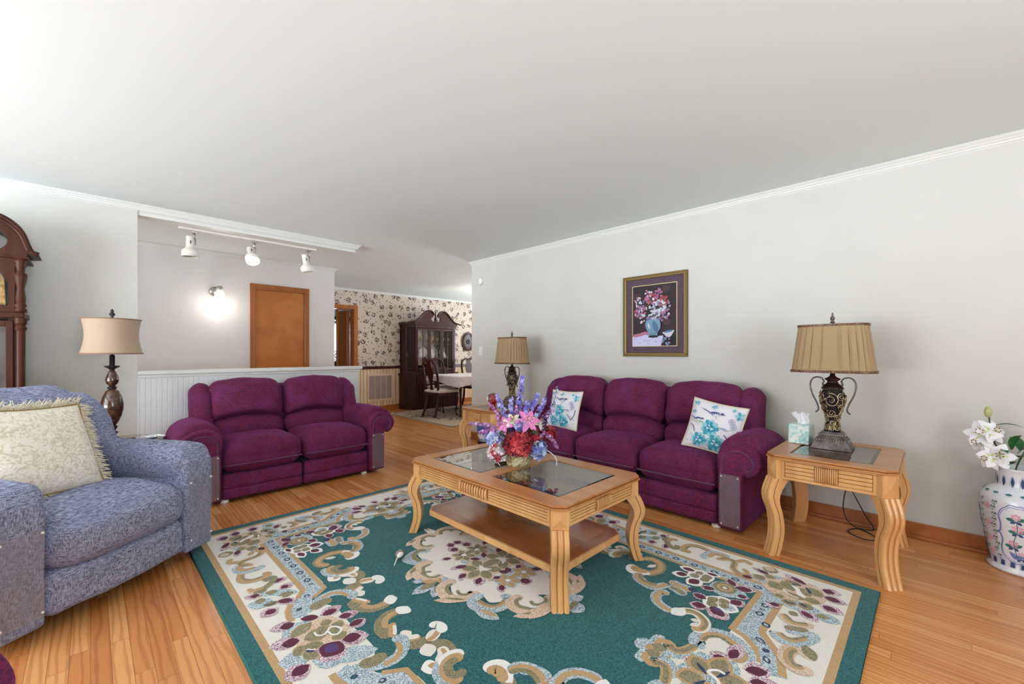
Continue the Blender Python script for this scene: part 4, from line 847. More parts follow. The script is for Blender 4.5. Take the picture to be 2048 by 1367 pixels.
def spike(name,pts,cols,parent,n=40,s=.012,stem=None,r=.014,bare=.25,seed=1):
    P=[Vector(p) for p in catmull(pts,8)]; mb=MB(); rr=random.Random(seed); mb.tube(P,[.002]*len(P),5,mi=len(cols)-1)
    for i in range(n):
        t=bare+(1-bare)*i/n; k=min(len(P)-2,int(t*(len(P)-1))); p=P[k]; ax=(P[k+1]-P[k]).normalized(); _,a,b=frame_of(ax); an=i*2.4; o=a*math.cos(an)+b*math.sin(an); q=p+o*r*(1.15-.8*t)*rr.uniform(.6,1.2)
        d=(o+ax*.5).normalized(); _,a2,b2=frame_of(d); sz=s*(1.2-.55*t)*rr.uniform(.8,1.2); m=rr.randrange(len(cols)-1)
        for j in range(5): w=j*1.257; o2=a2*math.cos(w)+b2*math.sin(w); sd=d.cross(o2); mb.add([q,q+o2*sz*.6+sd*sz*.35+d*sz*.3,q+o2*sz+d*sz*.35,q+o2*sz*.6-sd*sz*.35+d*sz*.3],[(0,1,2,3)],m)
    return mb.build(name,cols,parent)
def leaf(mb,c,d,L,w,mi=0,droop=.3):
    c=Vector(c); d=Vector(d).normalized(); sd=d.cross(Vector((0,0,1))); sd=sd.normalized() if sd.length>.05 else Vector((1,0,0)); up=sd.cross(d); vs=[];fs=[];N=7
    for i in range(N+1): t=i/N; p=c+d*L*t+up*(L*.25*t*(1-t))-Vector((0,0,1))*droop*L*t*t; ww=w*.5*math.sin(PI*(.05+.95*t))**.8; vs+=[p+sd*ww+up*ww*.3,p,p-sd*ww+up*ww*.3]
    for i in range(N): a=3*i; fs+=[(a,a+1,a+4,a+3),(a+1,a+2,a+5,a+4)]
    mb.add(vs,fs,mi,True)
F=lambda n,c,**k: mat('petal_'+n,c,rough=.75,sheen=.15,**k)
Pred=[F('red',(176,36,48)),F('crimson',(140,24,40)),F('coral',(206,80,84)),F('rose_dark',(110,20,44))]
Pblu=[F('pale_blue',(176,196,236)),F('sky',(146,170,224)),F('ice',(210,222,244)),F('peri',(120,130,206))]
Plil=[F('periwinkle',(150,148,216)),F('lilac',(188,184,236)),F('violet',(116,108,194)),mat('stem_green',(74,92,66),rough=.7)]
Pmau=[F('mauve',(190,120,190)),F('orchid',(206,160,210)),F('plum_f',(150,90,150)),mat('stem_mauve',(170,140,170),rough=.7)]
Pvar=[F('white_v',(236,230,236)),F('red_v',(180,60,70)),F('white_v2',(226,214,220))]
Mgreen=mat('silk_leaf',(44,70,40),rough=.5,c2=(76,104,60),nscale=30); 
t=empty('flower_arrangement',(1.875,1.825,.4885),0,'mixed silk flower arrangement in a woven cream basket on the coffee table','flowers')
t.rotation_euler=(0,0,R(-45)); t.scale=(1.06,1.06,1.04)  # local +X is the viewer's right, local -Y faces the viewer
mb=MB(); prof=[(0,.0),(.058,.0),(.060,.006),(.074,.075),(.078,.098),(.074,.104),(.068,.098),(.05,.09),(0,.088)]
mb.lathe(prof,40)
for k in range(14):
    for sg in(-1,1):
        pts=[]
        for i in range(9): v=i/8; r=.0605+.017*v; a=k*2*PI/14+sg*v*1.2; pts.append((r*math.cos(a),r*math.sin(a),.004+.092*v))
        mb.tube(pts,.0033,5)
mb.tube([(.077*math.cos(i*.2618),.077*math.sin(i*.2618),.1) for i in range(24)],.005,6,closed=True)
mb.build('basket',mat('cream_gold_wicker',(214,204,172),rough=.6,c2=(160,142,92),nscale=60,bump=.3,ramp=(.45,.6)),t)
hydrangea('red_hydrangea',(.005,-.085,.150),.072,Pred,t,80,.026,1)
hydrangea('red_hydrangea',(.175,-.01,.185),.040,Pred,t,34,.024,2)
hydrangea('blue_hydrangea',(-.135,-.04,.165),.050,Pblu,t,60,.017,3)
hydrangea('blue_hydrangea',(.115,-.07,.105),.046,Pblu,t,60,.017,4,1.15)
hydrangea('variegated_flower',(-.115,-.075,.095),.045,Pvar,t,50,.022,5,1.1)
hydrangea('violet_cluster',(.015,-.05,.240),.036,[Plil[0],Plil[2],Plil[1]],t,40,.015,6)
hydrangea('red_hydrangea',(.085,-.06,.18),.034,Pred,t,24,.022,7)
Lp=[F('lily_pink',(222,130,186)),F('lily_rose',(240,190,220)),mat('anther',(150,100,60))]
Lw=[F('lily_cream',(240,230,216)),F('lily_green',(214,218,170)),mat('anther',(150,100,60))]
lily('pink_lily',(.055,-.05,.265),(.25,-.8,.5),.082,Lp,t); lily('pink_lily',(-.075,-.03,.24),(-.5,-.6,.45),.070,Lp,t)
lily('cream_lily',(-.028,-.03,.265),(-.1,-.6,.7),.062,Lw,t); lily('cream_lily',(.115,-.01,.25),(.6,-.3,.5),.062,Lw,t)
k=1
for pts,cols,n,s in [([(0,.0,.08),(.0,.02,.28),(.02,.03,.44),(.03,.035,.53)],Plil,60,.018),([(-.02,0,.08),(-.06,.01,.25),(-.10,.01,.36),(-.125,0,.42)],Plil,46,.017),([(.02,.02,.08),(.06,.03,.28),(.10,.03,.37),(.125,.03,.42)],Plil,50,.018),([(.03,.02,.08),(.10,.03,.26),(.145,.03,.35),(.165,.02,.40)],Plil,44,.016),
   ([(-.01,.02,.08),(-.03,.03,.24),(-.04,.03,.33),(-.035,.03,.40)],Plil,46,.018),([(.04,0,.08),(.14,.0,.20),(.20,0,.34),(.235,.0,.47)],Plil,50,.011),([(.02,.0,.08),(.03,.02,.24),(.05,.02,.33),(.06,.02,.38)],Plil,36,.018),
   ([(-.03,0,.08),(-.12,-.02,.21),(-.19,-.03,.245),(-.28,-.03,.25)],Pmau,50,.013),([(-.03,0,.08),(-.10,-.01,.24),(-.13,0,.32),(-.17,.0,.37)],Pmau,40,.012),([(-.03,-.02,.08),(-.12,-.04,.19),(-.18,-.05,.21),(-.22,-.05,.20)],Pmau,40,.014),
   ([(.05,-.02,.08),(.13,-.05,.19),(.19,-.06,.17),(.225,-.07,.11)],Pmau,44,.014),([(.05,0,.08),(.13,.03,.24),(.18,.04,.30),(.22,.05,.32)],Pmau,40,.011),([(0,.03,.08),(-.005,.0,.22),(-.01,.0,.31),(-.005,0,.36)],Pmau,34,.012)]:
    spike('delphinium_spike' if cols is Plil else 'heather_sprig',pts,cols,t,int(n*.75),s,seed=k); k+=1
mb=MB(); rr=random.Random(9)
for i in range(26): a=i*2.4; r=.03+.03*rr.random(); leaf(mb,(r*math.cos(a),r*math.sin(a),.10+.10*rr.random()),(math.cos(a),math.sin(a),.5+.5*rr.random()),.08+.04*rr.random(),.035)
leaf(mb,(.06,-.06,.20),(.5,-.7,.25),.085,.05); leaf(mb,(-.06,-.06,.20),(-.5,-.7,.25),.075,.045); mb.build('leaves',Mgreen,t)
mb=MB(); mb.tube(catmull([(.08,-.04,.12),(.17,-.08,.10),(.215,-.085,.06),(.218,-.09,.02)],6),.0025,6); mb.tube(catmull([(-.06,-.05,.12),(-.12,-.09,.07),(-.10,-.10,.02)],6),.002,6); mb.build('white_tendril',mat('tendril',(220,214,216),rough=.7),t)
# ---- ginger jar with lilies ----
t=empty('floor_vase',(3.585,-.335,0),0,'white ceramic floor vase painted with pink and green flowers at the right edge','vase')
VP=[(.105,0),(.122,.004),(.124,.018),(.112,.03),(.113,.06),(.122,.12),(.135,.20),(.146,.28),(.150,.34),(.148,.385),(.135,.42),(.108,.445),(.090,.455),(.086,.47),(.087,.52),(.092,.545),(.098,.552),(.092,.556),(.080,.54),(.078,.47),(.05,.45),(0,.44)]
MB().lathe(VP,56).build('vase_body',mat('vase_glaze',(228,230,236),rough=.12,coat=.6,c2=(218,222,230),nscale=4),t)
def vr(z):
    for i in range(3,15):
        a,b=VP[i],VP[i+1]
        if a[1]<=z<=b[1]: return a[0]+(b[0]-a[0])*(z-a[1])/(b[1]-a[1])
    return .1
mb=MB(); cnt=[0]
VC={'teal':(44,110,116),'pink':(214,150,176),'lpink':(232,190,204),'blue':(110,126,190),'navy':(50,74,120),'green':(50,120,110)}; VK=list(VC)
def V(sh,c):
    vs,fs=sh; cnt[0]+=1; mb.add([((vr(z)+.0008+cnt[0]*.000004)*math.cos(u/.14),(vr(z)+.0008+cnt[0]*.000004)*math.sin(u/.14),z) for u,z in vs],fs,VK.index(c))
vdir=math.atan2(.335,-3.585)  # towards the camera
def ang(k): return k*.14
rr=random.Random(4)
for sec in range(4):
    u0=ang(vdir-.10+sec*PI/2)
    # panel outline
    o=[(0,.06),(.035,.075),(.060,.10),(.062,.14),(.054,.18),(.060,.21),(.068,.22),(.060,.23),(.056,.27),(.062,.31),(.05,.345),(.035,.36),(.02,.375),(0,.372)]
    for k,w in ((1,.004),(.93,.0022)):
        V(d_stroke([(u0+x*k,.215+(z-.215)*k) for x,z in o],w,taper=False),'blue'); V(d_stroke([(u0-x*k,.215+(z-.215)*k) for x,z in o],w,taper=False),'blue')
    for (dx,z,r) in ((.0,.315,.018),(.005,.25,.024),(-.012,.17,.02),(.02,.115,.016)):
        for i in range(12): a=i*.52; V(d_petal((u0+dx+r*.2*math.cos(a),z+r*.2*math.sin(a)),(u0+dx+r*math.cos(a),z+r*math.sin(a)),r*.5),'pink' if i%2 else 'lpink')
        for sg in(-1,1): V(d_petal((u0+dx+sg*.004,z-.018),(u0+dx+sg*.034,z-.008+.006*sg),.018),'green'); V(d_petal((u0+dx,z-.022),(u0+dx+sg*.02,z-.036),.014),'navy')
    V(d_stroke([(u0,.30),(u0+.004,.24),(u0-.01,.17),(u0+.004,.09)],.003),'green'); 
    for i in range(7): V(d_petal((u0-.01+i*.003,.085),(u0-.03+i*.010,.125-.002*i),.008),'blue')
    # scroll field between panels
    u1=u0+ang(PI/4)
    for z in (.345,.255,.17,.10):
        for i in range(22): a=rr.random()*6.28; r=.017*rr.random()**.5; V(d_petal((u1+r*math.cos(a),z+r*math.sin(a)),(u1+r*math.cos(a)+.004,z+r*math.sin(a)+.003),.004),'pink' if i%3 else 'lpink')
        V(d_ell((u1,z),.0155,.0155,16),'lpink')
        for i in range(16): a=i*2.4; r=.015*(i/16)**.5; V(d_ell((u1+r*math.cos(a),z+r*math.sin(a)),.0022,.0018,6),'pink')
    for sg in(-1,1):
        for z in (.375,.345,.31,.28,.25,.215,.18,.15,.12,.085):
            x=u1+sg*(.030+.006*math.sin(z*90)); V(d_stroke([(x-.010,z-.006),(x-.004,z+.008),(x+.002,z-.003),(x+.008,z+.008),(x+.011,z-.004)],.0032),'teal'); V(d_stroke([(x-.008,z-.010),(x,z-.014),(x+.006,z-.009)],.003),'teal')
for i in range(16):
    u=ang(i*2*PI/16); V(d_petal((u,.458),(u,.512),.018),'navy'); 
    for k in(-1,1): V(d_stroke([(u+k*.012,.47),(u+k*.010,.50),(u,.518)],.0016),'blue')
    V(d_petal((u-.014,.425),(u+.014,.425),.010),'teal'); 
for i in range(20): u=ang(i*2*PI/20); V(d_poly([(u-.010,.038),(u+.010,.038),(u+.008,.066),(u-.008,.066)],False),'navy'); V(d_stroke([(u-.012,.036),(u-.011,.072),(u+.011,.072),(u+.012,.036)],.0018,smooth=False),'blue')
mb.build('painted_decoration',[mat('paint_'+k,v,rough=.2,coat=.4) for k,v in VC.items()],t,'pink peonies, green leaves and blue scroll bands')
t2=empty('lily_bouquet',(3.585,-.335,.45),0,'white artificial lilies with green leaves standing in the tall painted floor vase','flowers'); t2.rotation_euler=(0,0,R(-85)); t2.location.y+=.03
Wl=[F('lily_white',(240,240,244)),F('lily_throat',(206,216,120)),mat('anther',(150,100,60))]
# local: -Y towards camera, +X viewer's right
mb=MB()
for pts in ([(0,0,0),(-.02,0,.12),(-.07,.0,.25),(-.085,0,.38)],[(0,0,0),(-.02,-.02,.10),(-.06,-.03,.16)],[(0,0,0),(.02,.0,.12),(.06,.02,.22)],[(-.07,0,.25),(-.09,-.01,.26)]): mb.tube(catmull(pts,6),.004,6)
mb.build('stems',Mgreen,t2)
lily('white_lily',(-.110,-.02,.275),(-.35,-.75,.35),.085,Wl,t2,None,.62); lily('white_lily',(-.085,-.02,.290),(.5,-.7,.4),.078,Wl,t2,None,.62); lily('white_lily',(-.12,-.01,.235),(-.6,-.6,-.1),.066,Wl,t2,None,.62)
lily('white_lily',(-.065,-.05,.165),(.1,-.9,.25),.082,Wl,t2,None,.62); lily('white_lily',(-.085,-.05,.15),(-.6,-.6,.0),.070,Wl,t2,None,.62)
MB().sphere((-.088,0,.40),.026,14,sc=(.62,.62,1.25)).build('lily_bud',mat('bud_green',(156,168,84),rough=.6,c2=(200,200,150),nscale=20),t2)
mb=MB()
for c,d,L,w in [((-.07,0,.32),(.9,-.2,.35),.12,.03),((-.06,0,.25),(-.2,-.6,.6),.06,.025),((0,0,.15),(-.5,-.6,.5),.11,.05),((.0,0,.14),(.5,-.6,.5),.13,.055),((.02,0,.18),(.7,-.1,.7),.15,.05),((0,0,.2),(.2,-.3,.9),.14,.05),((0,.02,.12),(-.2,-.8,.3),.10,.05),((-.05,0,.2),(.3,-.8,.1),.07,.035),((.05,0,.15),(.9,-.3,.1),.14,.05),((.03,0,.2),(-.1,.6,.6),.14,.05)]: leaf(mb,c,d,L,w)
mb.build('leaves',mat('lily_leaf',(30,84,38),rough=.35,c2=(50,110,56),nscale=20),t2)
# ---- grandfather clock ----
t=empty('grandfather_clock',(-.60,4.58,0),0,'tall walnut longcase clock with a swan neck pediment at the left edge','clock')
b=MB(); b.box(-.28,.28,-.17,.17,0,.09,b=.006); b.box(-.265,.265,-.16,.17,.09,.42,b=.004); b.box(-.28,.28,-.17,.17,.42,.46,b=.008); b.box(-.20,.20,-.167,-.158,.13,.38,b=.004); b.build('plinth',M_clock,t)
b=MB(); b.box(-.255,-.235,-.15,.17,.46,1.45); b.box(.235,.255,-.15,.17,.46,1.45); b.box(-.235,.235,.15,.17,.46,1.45); b.box(-.28,.28,-.172,.17,1.42,1.46,b=.008)
b.box(-.235,-.205,-.139,-.12,.46,1.42); b.box(.205,.235,-.139,-.12,.46,1.42); b.build('trunk',M_clock,t)
d=MB(); d.box(-.23,-.195,-.165,-.14,.48,1.40,b=.004); d.box(.195,.23,-.165,-.14,.48,1.40,b=.004); d.box(-.195,.195,-.165,-.14,.48,.52,b=.003); d.box(-.195,.195,-.165,-.14,1.36,1.40,b=.003); do=d.build('trunk_door',M_clock,t)
MB().box(-.195,.195,-.154,-.150,.52,1.36).build('glass_pane',M_glass,do)
MB().box(-.23,.23,.13,.15,.47,1.41).build('back_panel',mat('clock_back_cream',(190,184,176),rough=.5),t)
p=MB(); p.tube([(0,.05,1.36),(0,.05,.72)],.006,6); p.T=Matrix.Translation((0,.04,.66))@Matrix.Rotation(R(90),4,'X'); p.lathe([(0,-.01),(.09,-.008),(.09,.008),(0,.012)],32); p.build('pendulum',M_brass,t)
for s in(-1,0,1): 
    p=MB(); p.lathe([(0,.95),(.024,.95),(.026,.96),(.026,1.14),(.024,1.15),(0,1.15)],20,c=(s*.07,0,0)); p.tube([(s*.07,0,1.15),(s*.07,0,1.36)],.002,4); p.build('weight',M_brass,t)
for s in(-1,1):
    c=MB(); c.lathe([(.03,.46),(.03,.50),(.022,.51),(.022,1.33),(.03,1.35),(.022,1.37),(.03,1.385),(.03,1.42)],16,c=(s*.262,-.16,0),fn=lambda a,z:1-.09*abs(math.cos(a*6)) if .52<z<1.32 else 1,smooth=False); c.build('column',M_clock,t)
    c=MB(); c.lathe([(.03,1.46),(.03,1.48),(.022,1.49),(.030,1.505),(.022,1.52),(.025,1.56),(.018,1.62),(.031,1.70),(.031,1.72),(.018,1.735),(.021,1.75),(.021,1.765),(.028,1.775),(.024,1.79),(.03,1.80),(.03,1.825)],20,c=(s*.262,-.16,0)); c.build('column',M_clock,t)
h=MB(); h.box(-.255,-.235,-.14,.17,1.46,1.86); h.box(.235,.255,-.14,.17,1.46,1.86); h.box(-.235,.235,.15,.17,1.46,1.86)
h.box(-.30,.30,-.182,.17,1.825,1.84,b=.003)
arch=[(-.235,1.46),(-.235,1.84),(.235,1.84),(.235,1.46)]; hole=[(-.205,1.50),(.205,1.50),(.205,1.66)]+[(.195*math.cos(a),1.66+.155*math.sin(a)) for a in [PI*i/16 for i in range(17)]]+[(-.205,1.66)]
h.prism(arch,-.16,-.14,axis='y',holes=[hole]); h.build('hood',M_clock,t)
h=MB()
def swan(sx,y0,y1):
    outer=catmull([(.345,1.868),(.312,1.882),(.292,1.93),(.27,2.0),(.235,2.055),(.175,2.10),(.11,2.11),(.065,2.08),(.04,2.02)],4)
    inner=catmull([(.045,1.99),(.09,2.025),(.15,2.02),(.198,1.97),(.20,1.915),(.165,1.875),(.10,1.862),(.04,1.88),(0,1.885)],4)
    body=outer+inner+[(0,1.84),(.285,1.84),(.29,1.86)]
    h.prism([(sx*x,z) for x,z in body],y0,y1,axis='y')
    h.tube([(sx*x,y0-.012,z-.006) for x,z in outer],.017,8); h.tube([(sx*x,y0-.02,z-.03) for x,z in outer[6:]],.010,8)
swan(1,-.175,.12); swan(-1,-.175,.12); h.build('swan_neck_pediment',M_clock,t)
MB().lathe([(.0,2.15),(.012,2.12),(.028,2.08),(.02,2.05),(.010,2.03),(.022,2.0),(.024,1.99),(.024,1.89)][::-1],20,c=(0,-.12,0)).build('finial',M_clock,t)
d=MB(); dl=[(-.19,1.51),(.19,1.51)]+[(.185*math.cos(a),1.66+.14*math.sin(a)) for a in [PI*i/16 for i in range(17)]]
d.prism(dl,-.10,-.095,axis='y'); d.T=Matrix.Translation((0,-.101,1.62))@Matrix.Rotation(R(90),4,'X'); d.lathe([(.12,0),(.148,.002)],40,mi=1,cap=False); d.lathe([(.12,.0),(0,.001)],40,mi=2,cap=False)
d.T=Matrix()
for i in range(12): a=i*PI/6; d.tube([(.126*math.sin(a),-.105,1.62+.126*math.cos(a)),(.142*math.sin(a),-.105,1.62+.142*math.cos(a))],.002,4,mi=3)
d.build('dial',[M_brass,mat('chapter_ring',(200,200,196),rough=.3,metal=.6),mat('gilt_face',(196,176,120),rough=.4,metal=.5,c2=(150,128,70),nscale=50),M_blackmetal],t)
mb=MB(); mb.tube([(0,-.110,1.62),(.04,-.110,1.66)],.003,4); mb.tube([(0,-.112,1.62),(-.02,-.112,1.70)],.002,4); mb.build('hands',M_blackmetal,t)
MB().prism(hole,-.150,-.146,axis='y').build('hood_glass',M_glass,t)
# ================= DINING ROOM =================
def rect_rug():
    t=empty('dining_rug',(0,0,0),0,'pale taupe area rug with dark scrolls under the dining table','rug')
    MB().box(4.06,7.2,5.43,7.57,0,.010).build('pile',mat('taupe_pile',(186,164,142),rough=.95,c2=(172,150,128),nscale=300,bump=.3,bscale=500),t)
    mb=MB(); rr=random.Random(11); L=.0103
    for i in range(60):
        x=4.2+rr.random()*2.8; y=5.55+rr.random()*1.95; s=rr.uniform(.10,.2); a0=rr.random()*6; pts=[]
        for k in range(10): a=a0+k*.55*(1 if i%2 else -1); r=s*(1-.08*k); pts.append((x+r*math.cos(a),y+r*math.sin(a)))
        pts=[(min(7.15,max(4.1,p[0])),min(7.53,max(5.47,p[1]))) for p in pts]
        vs,fs=d_stroke(pts,.028); L+=.00002; mb.add([(a,b,L) for a,b in vs],fs)
    for (x0,y0,x1,y1) in ((4.06,5.43,7.2,5.46),(4.06,7.54,7.2,7.57),(4.06,5.43,4.09,7.57)): mb.add([(x0,y0,.0102),(x1,y0,.0102),(x1,y1,.0102),(x0,y1,.0102)],[(0,1,2,3)])
    mb.build('scroll_pattern',mat('scroll_brown',(92,70,60),rough=.95),t)
rect_rug()
# china cabinet
t=empty('china_cabinet',(5.32,8.05,0),0,'dark mahogany china cabinet with glass doors and a swan neck top','cabinet')
def chf(w,d,c): return [(-w,0),(-w,-d+c),(-w+c,-d),(w-c,-d),(w,-d+c),(w,0)]
b=MB(); b.prism(chf(.76,.44,.16),0,.12); b.prism(chf(.745,.425,.16),.12,.72); b.prism(chf(.775,.455,.16),.72,.76)
b.build('base_cabinet',M_mahog,t)
def arched(mb,x0,x1,z0,z1,y,r=.0):
    w=(x1-x0)/2; cx=(x0+x1)/2; pts=[(x0,z0),(x1,z0),(x1,z1-w*.7)]+[(cx+w*math.cos(a),z1-w*.7+w*.7*math.sin(a)) for a in [PI*i/10 for i in range(1,10)]]+[(x0,z1-w*.7)]
    mb.prism(pts,y-.012,y,axis='y')
for (x0,x1) in ((-.565,-.19),(-.185,.185),(.19,.565)):
    d=MB(); d.box(x0,x1,-.437,-.424,.16,.69,b=.003); arched(d,x0+.06,x1-.06,.21,.63,-.436); do=d.build('base_door',M_mahog,t); MB().sphere(((x1-.03),-.448,.45),.012,10).build('knob',M_brass,do)
# hutch
h=MB(); W=.70; Dp=.36; c=.16; z0,z1=.76,1.80
P=chf(W,Dp,c)
for (x,y) in ((-W,0),(-W,-Dp+c),(-W+c,-Dp),(W-c,-Dp),(W,-Dp+c),(W,0)):
    h.box(x-.022,x+.022,min(y,-.02)-.022 if y else -.044,max(y,-.02)+.022 if y else 0,z0,z1,b=.003)
h.prism(chf(W+.02,Dp+.02,c),z0,z0+.05); h.prism(chf(W+.02,Dp+.02,c),z1-.05,z1+.02); h.box(-W,W,-.015,0,z0,z1,1)
h.build('hutch_frame',[M_mahog,mat('cabinet_back_mirror',(120,114,102),rough=.1,metal=.9)],t)
for zz in (1.08,1.40): s=MB(); s.prism(chf(W-.02,Dp-.03,c),zz-.008,zz); s.build('glass_shelf' ,M_glass,t)
fr=.54
for i in range(3):
    x0=-fr+i*2*fr/3; x1=x0+2*fr/3; d=MB()
    for (a,b_,e,f) in ((x0+.004,x0+.045,z0+.06,z1-.06),(x1-.045,x1-.004,z0+.06,z1-.06)): d.box(a,b_,-Dp-.022,-Dp-.002,e,f,b=.003)
    d.box(x0+.045,x1-.045,-Dp-.022,-Dp-.002,z0+.06,z0+.10,b=.003); d.box(x0+.045,x1-.045,-Dp-.022,-Dp-.002,z1-.10,z1-.06,b=.003); xm=(x0+x1)/2; d.box(xm-.007,xm+.007,-Dp-.018,-Dp-.006,z0+.10,z1-.10)
    do=d.build('glazed_door',M_mahog,t); MB().box(x0+.045,x1-.045,-Dp-.013,-Dp-.010,z0+.10,z1-.10).build('glass_pane',M_glass,do)
for s in(-1,1):
    d=MB(); 
    for (xa,ya,xb,yb) in ((s*W,-Dp+c,s*(W-c),-Dp),): 
        d.add([(xa,ya,z0+.06),(xb,yb,z0+.06),(xb,yb,z1-.06),(xa,ya,z1-.06)],[(0,1,2,3)]); 
    d.build('side_glass',M_glass,t)
pd=MB(); pd.prism(chf(W+.06,Dp+.06,c),z1+.02,z1+.06); pd.prism(chf(W+.045,Dp+.045,c),z1+.0,z1+.02)
for s in(-1,1):
    o=catmull([(.76,z1+.05),(.66,z1+.07),(.55,z1+.10),(.43,z1+.19),(.33,z1+.285),(.20,z1+.325),(.10,z1+.30),(.06,z1+.24)],4); inn=catmull([(.07,z1+.19),(.12,z1+.18),(.13,z1+.13),(.08,z1+.09),(.03,z1+.11),(0,z1+.12)],3)
    pd.prism([(s*x,z) for x,z in o+inn+[(0,z1+.05)]],-Dp-.03,-Dp+.01,axis='y'); pd.tube([(s*x,-Dp-.04,z) for x,z in o],.018,8)
pd.build('pediment',M_mahog,t); MB().lathe([(.03,z1+.12),(.03,z1+.18),(.015,z1+.2),(.025,z1+.23),(.012,z1+.28),(0,z1+.35)],16,c=(0,-Dp-.01,0)).build('finial',M_mahog,t)
t.scale=(.90,1,.985)
# china and glassware: goblets, plates and bowls on the three levels
M_china=mat('white_china',(226,218,210),rough=.2,coat=.4); M_amber=mat('amber_glass',(190,150,90),rough=.1,trans=.5)
def item(name,prof,m,label,cat,grp): 
    o=MB().lathe(prof,16).build(name,m); tag(o,label,cat,grp); return o
gob=item('goblet',[(.028,0),(.028,.004),(.004,.01),(.004,.06),(.03,.08),(.036,.13),(.033,.135)],M_amber,'small amber goblet on the top shelf inside the china cabinet','goblet','goblets on the top shelf of the china cabinet')
cup=item('teacup',[(.02,0),(.028,.005),(.042,.05),(.045,.055),(.038,.05),(0,.01)],M_china,'white china cup on the middle shelf inside the china cabinet','cup','cups on the middle shelf of the china cabinet')
bwl=item('bowl',[(.04,0),(.05,.01),(.085,.06),(.09,.065),(.08,.055),(0,.015)],M_china,'white china bowl on the bottom level inside the china cabinet','bowl','bowls on the bottom level of the china cabinet')
ORD=['leftmost','second from the left','third from the left','fourth from the left','fifth from the left','sixth from the left','seventh from the left','eighth from the left','ninth from the left','tenth from the left','eleventh from the left','twelfth from the left','thirteenth from the left','rightmost']
def plc(o,pos,i,n,desc):
    c=o if i==0 else o.copy()
    if i: COL.objects.link(c)
    c.location=pos; c['label']=desc+', '+(ORD[i] if i<n-1 else 'rightmost'); return c
X0=5.32; Y0=8.05
for i in range(14): plc(gob,(X0-.46+i*.0708,Y0-.10-(.09 if i%2 else .19 if 0<i<13 else .08),1.382),i,14,'amber goblet on the top shelf of the china cabinet')
for i in range(9): plc(cup,(X0-.46+i*.115,Y0-(.14 if i in(0,8) else .22),1.065),i,9,'white cup on the middle shelf of the china cabinet')
for i in range(6): plc(bwl,(X0-.425+i*.17,Y0-.20,.799),i,6,'white bowl low inside the china cabinet')
pl=MB(); pl.T=Matrix.Rotation(R(80),4,'X'); pl.lathe([(0,0),(.07,.002),(.12,.014),(.122,.018),(.07,.008),(0,.006)],32); pl=pl.build('dinner_plate',M_china); tag(pl,'x','plate','plates standing inside the china cabinet')
for i,x in enumerate((-.42,-.14,.14,.42)): plc(pl,(X0+x,Y0-.07,1.195),i,4,'white plate standing upright in the china cabinet')
jug=item('china_jug',[(.03,0),(.05,.02),(.06,.06),(.045,.11),(.03,.13),(.035,.15)],M_china,'x','jug','jugs on the middle shelf of the china cabinet')
for i,x in enumerate((-.35,-.05,.26)): plc(jug,(X0+x,Y0-.29,1.065),i,3,'white jug on the middle shelf of the china cabinet')
# wall platter
t=empty('wall_tray',(6.52,8.055,1.46),0,'dark oval tray with a white beaded ring on the wallpaper right of the cabinet','wall tray')
mb=MB(); mb.T=Matrix.Rotation(R(90),4,'X'); mb.lathe([(0,.006),(.13,.006),(.17,.010),(.20,.03),(.21,.03),(.205,.018),(.17,.0)],40,sx=.9,sy=1.1,fn=lambda a,z:1+.02*math.cos(a*12)); mb.build('tray',M_mahog,t)
mb=MB()
for i in range(26): a=i*2*PI/26; r=.095+.012*math.cos(a*5); mb.sphere((r*.9*math.cos(a),-.018,r*1.1*math.sin(a)),.0065,6,mi=0)
mb.build('white_beads',M_china,t); mb=MB(); mb.T=Matrix.Rotation(R(90),4,'X'); mb.lathe([(0,.012),(.05,.012),(.052,.008)],20); mb.build('centre_disc',M_blackmetal,t)
# dining table
t=empty('dining_table',(5.67,6.58,.0118),0,'dark wood dining table on curved legs beyond the living room wall','table')
MB().box(-.95,.95,-.50,.50,.715,.745,b=.01).build('tabletop',M_mahog,t); MB().box(-.82,.82,-.38,.38,.62,.715).build('apron',M_mahog,t)
def cab(mb,x,y,sx,sy,h,k=1.0):
    mb.tube([(x,y,h),(x+sx*.03*k,y+sy*.03*k,h-.08),(x+sx*.025*k,y+sy*.025*k,h*.6),(x-sx*.005,y-sy*.005,h*.25),(x+sx*.005,y+sy*.005,.05),(x+sx*.03*k,y+sy*.03*k,.012),(x+sx*.03*k,y+sy*.03*k,0)],[.035*k,.036*k,.027*k,.018*k,.017*k,.03*k,.028*k],10)
for sx in(-1,1):
    for sy in(-1,1): m=MB(); cab(m,sx*.80,sy*.36,sx,sy,.70); m.build('leg',M_mahog,t)
# cloth: corners hanging in points over the table corners
def cloth():
    mb=MB(); N=60; tb=(-.955,.955,-.505,.505); zt=.7485; ov=.235
    def f(u,v):
        x=(2*u-1)*(tb[1]+ov); y=(2*v-1)*(tb[3]+ov)
        ox=max(0,abs(x)-tb[1]); oy=max(0,abs(y)-tb[3]); d=(ox+oy)*.82; cor=min(ox,oy)/ov
        d*=1-.45*(1-cor)*(.5+.5*math.sin(x*5+y*4)); ww=.022*math.sin(x*17+y*15)*min(1,d*5)*(1-cor)
        px=math.copysign(min(abs(x),tb[1]+.006)+(abs(ww)+d*.05 if ox>0 else 0),x); py=math.copysign(min(abs(y),tb[3]+.006)+(abs(ww)+d*.05 if oy>0 else 0),y)
        return (px,py,zt-d)
    mb.grid(f,N,N); return mb
o=cloth().build('tablecloth',mat('white_damask_cloth',(232,220,216),rough=.85,c2=(220,206,204),nscale=26,sheen=.2)); o.location=(5.67,6.58,.010); tag(o,'pale pink white tablecloth hanging in points over the dining table','tablecloth')
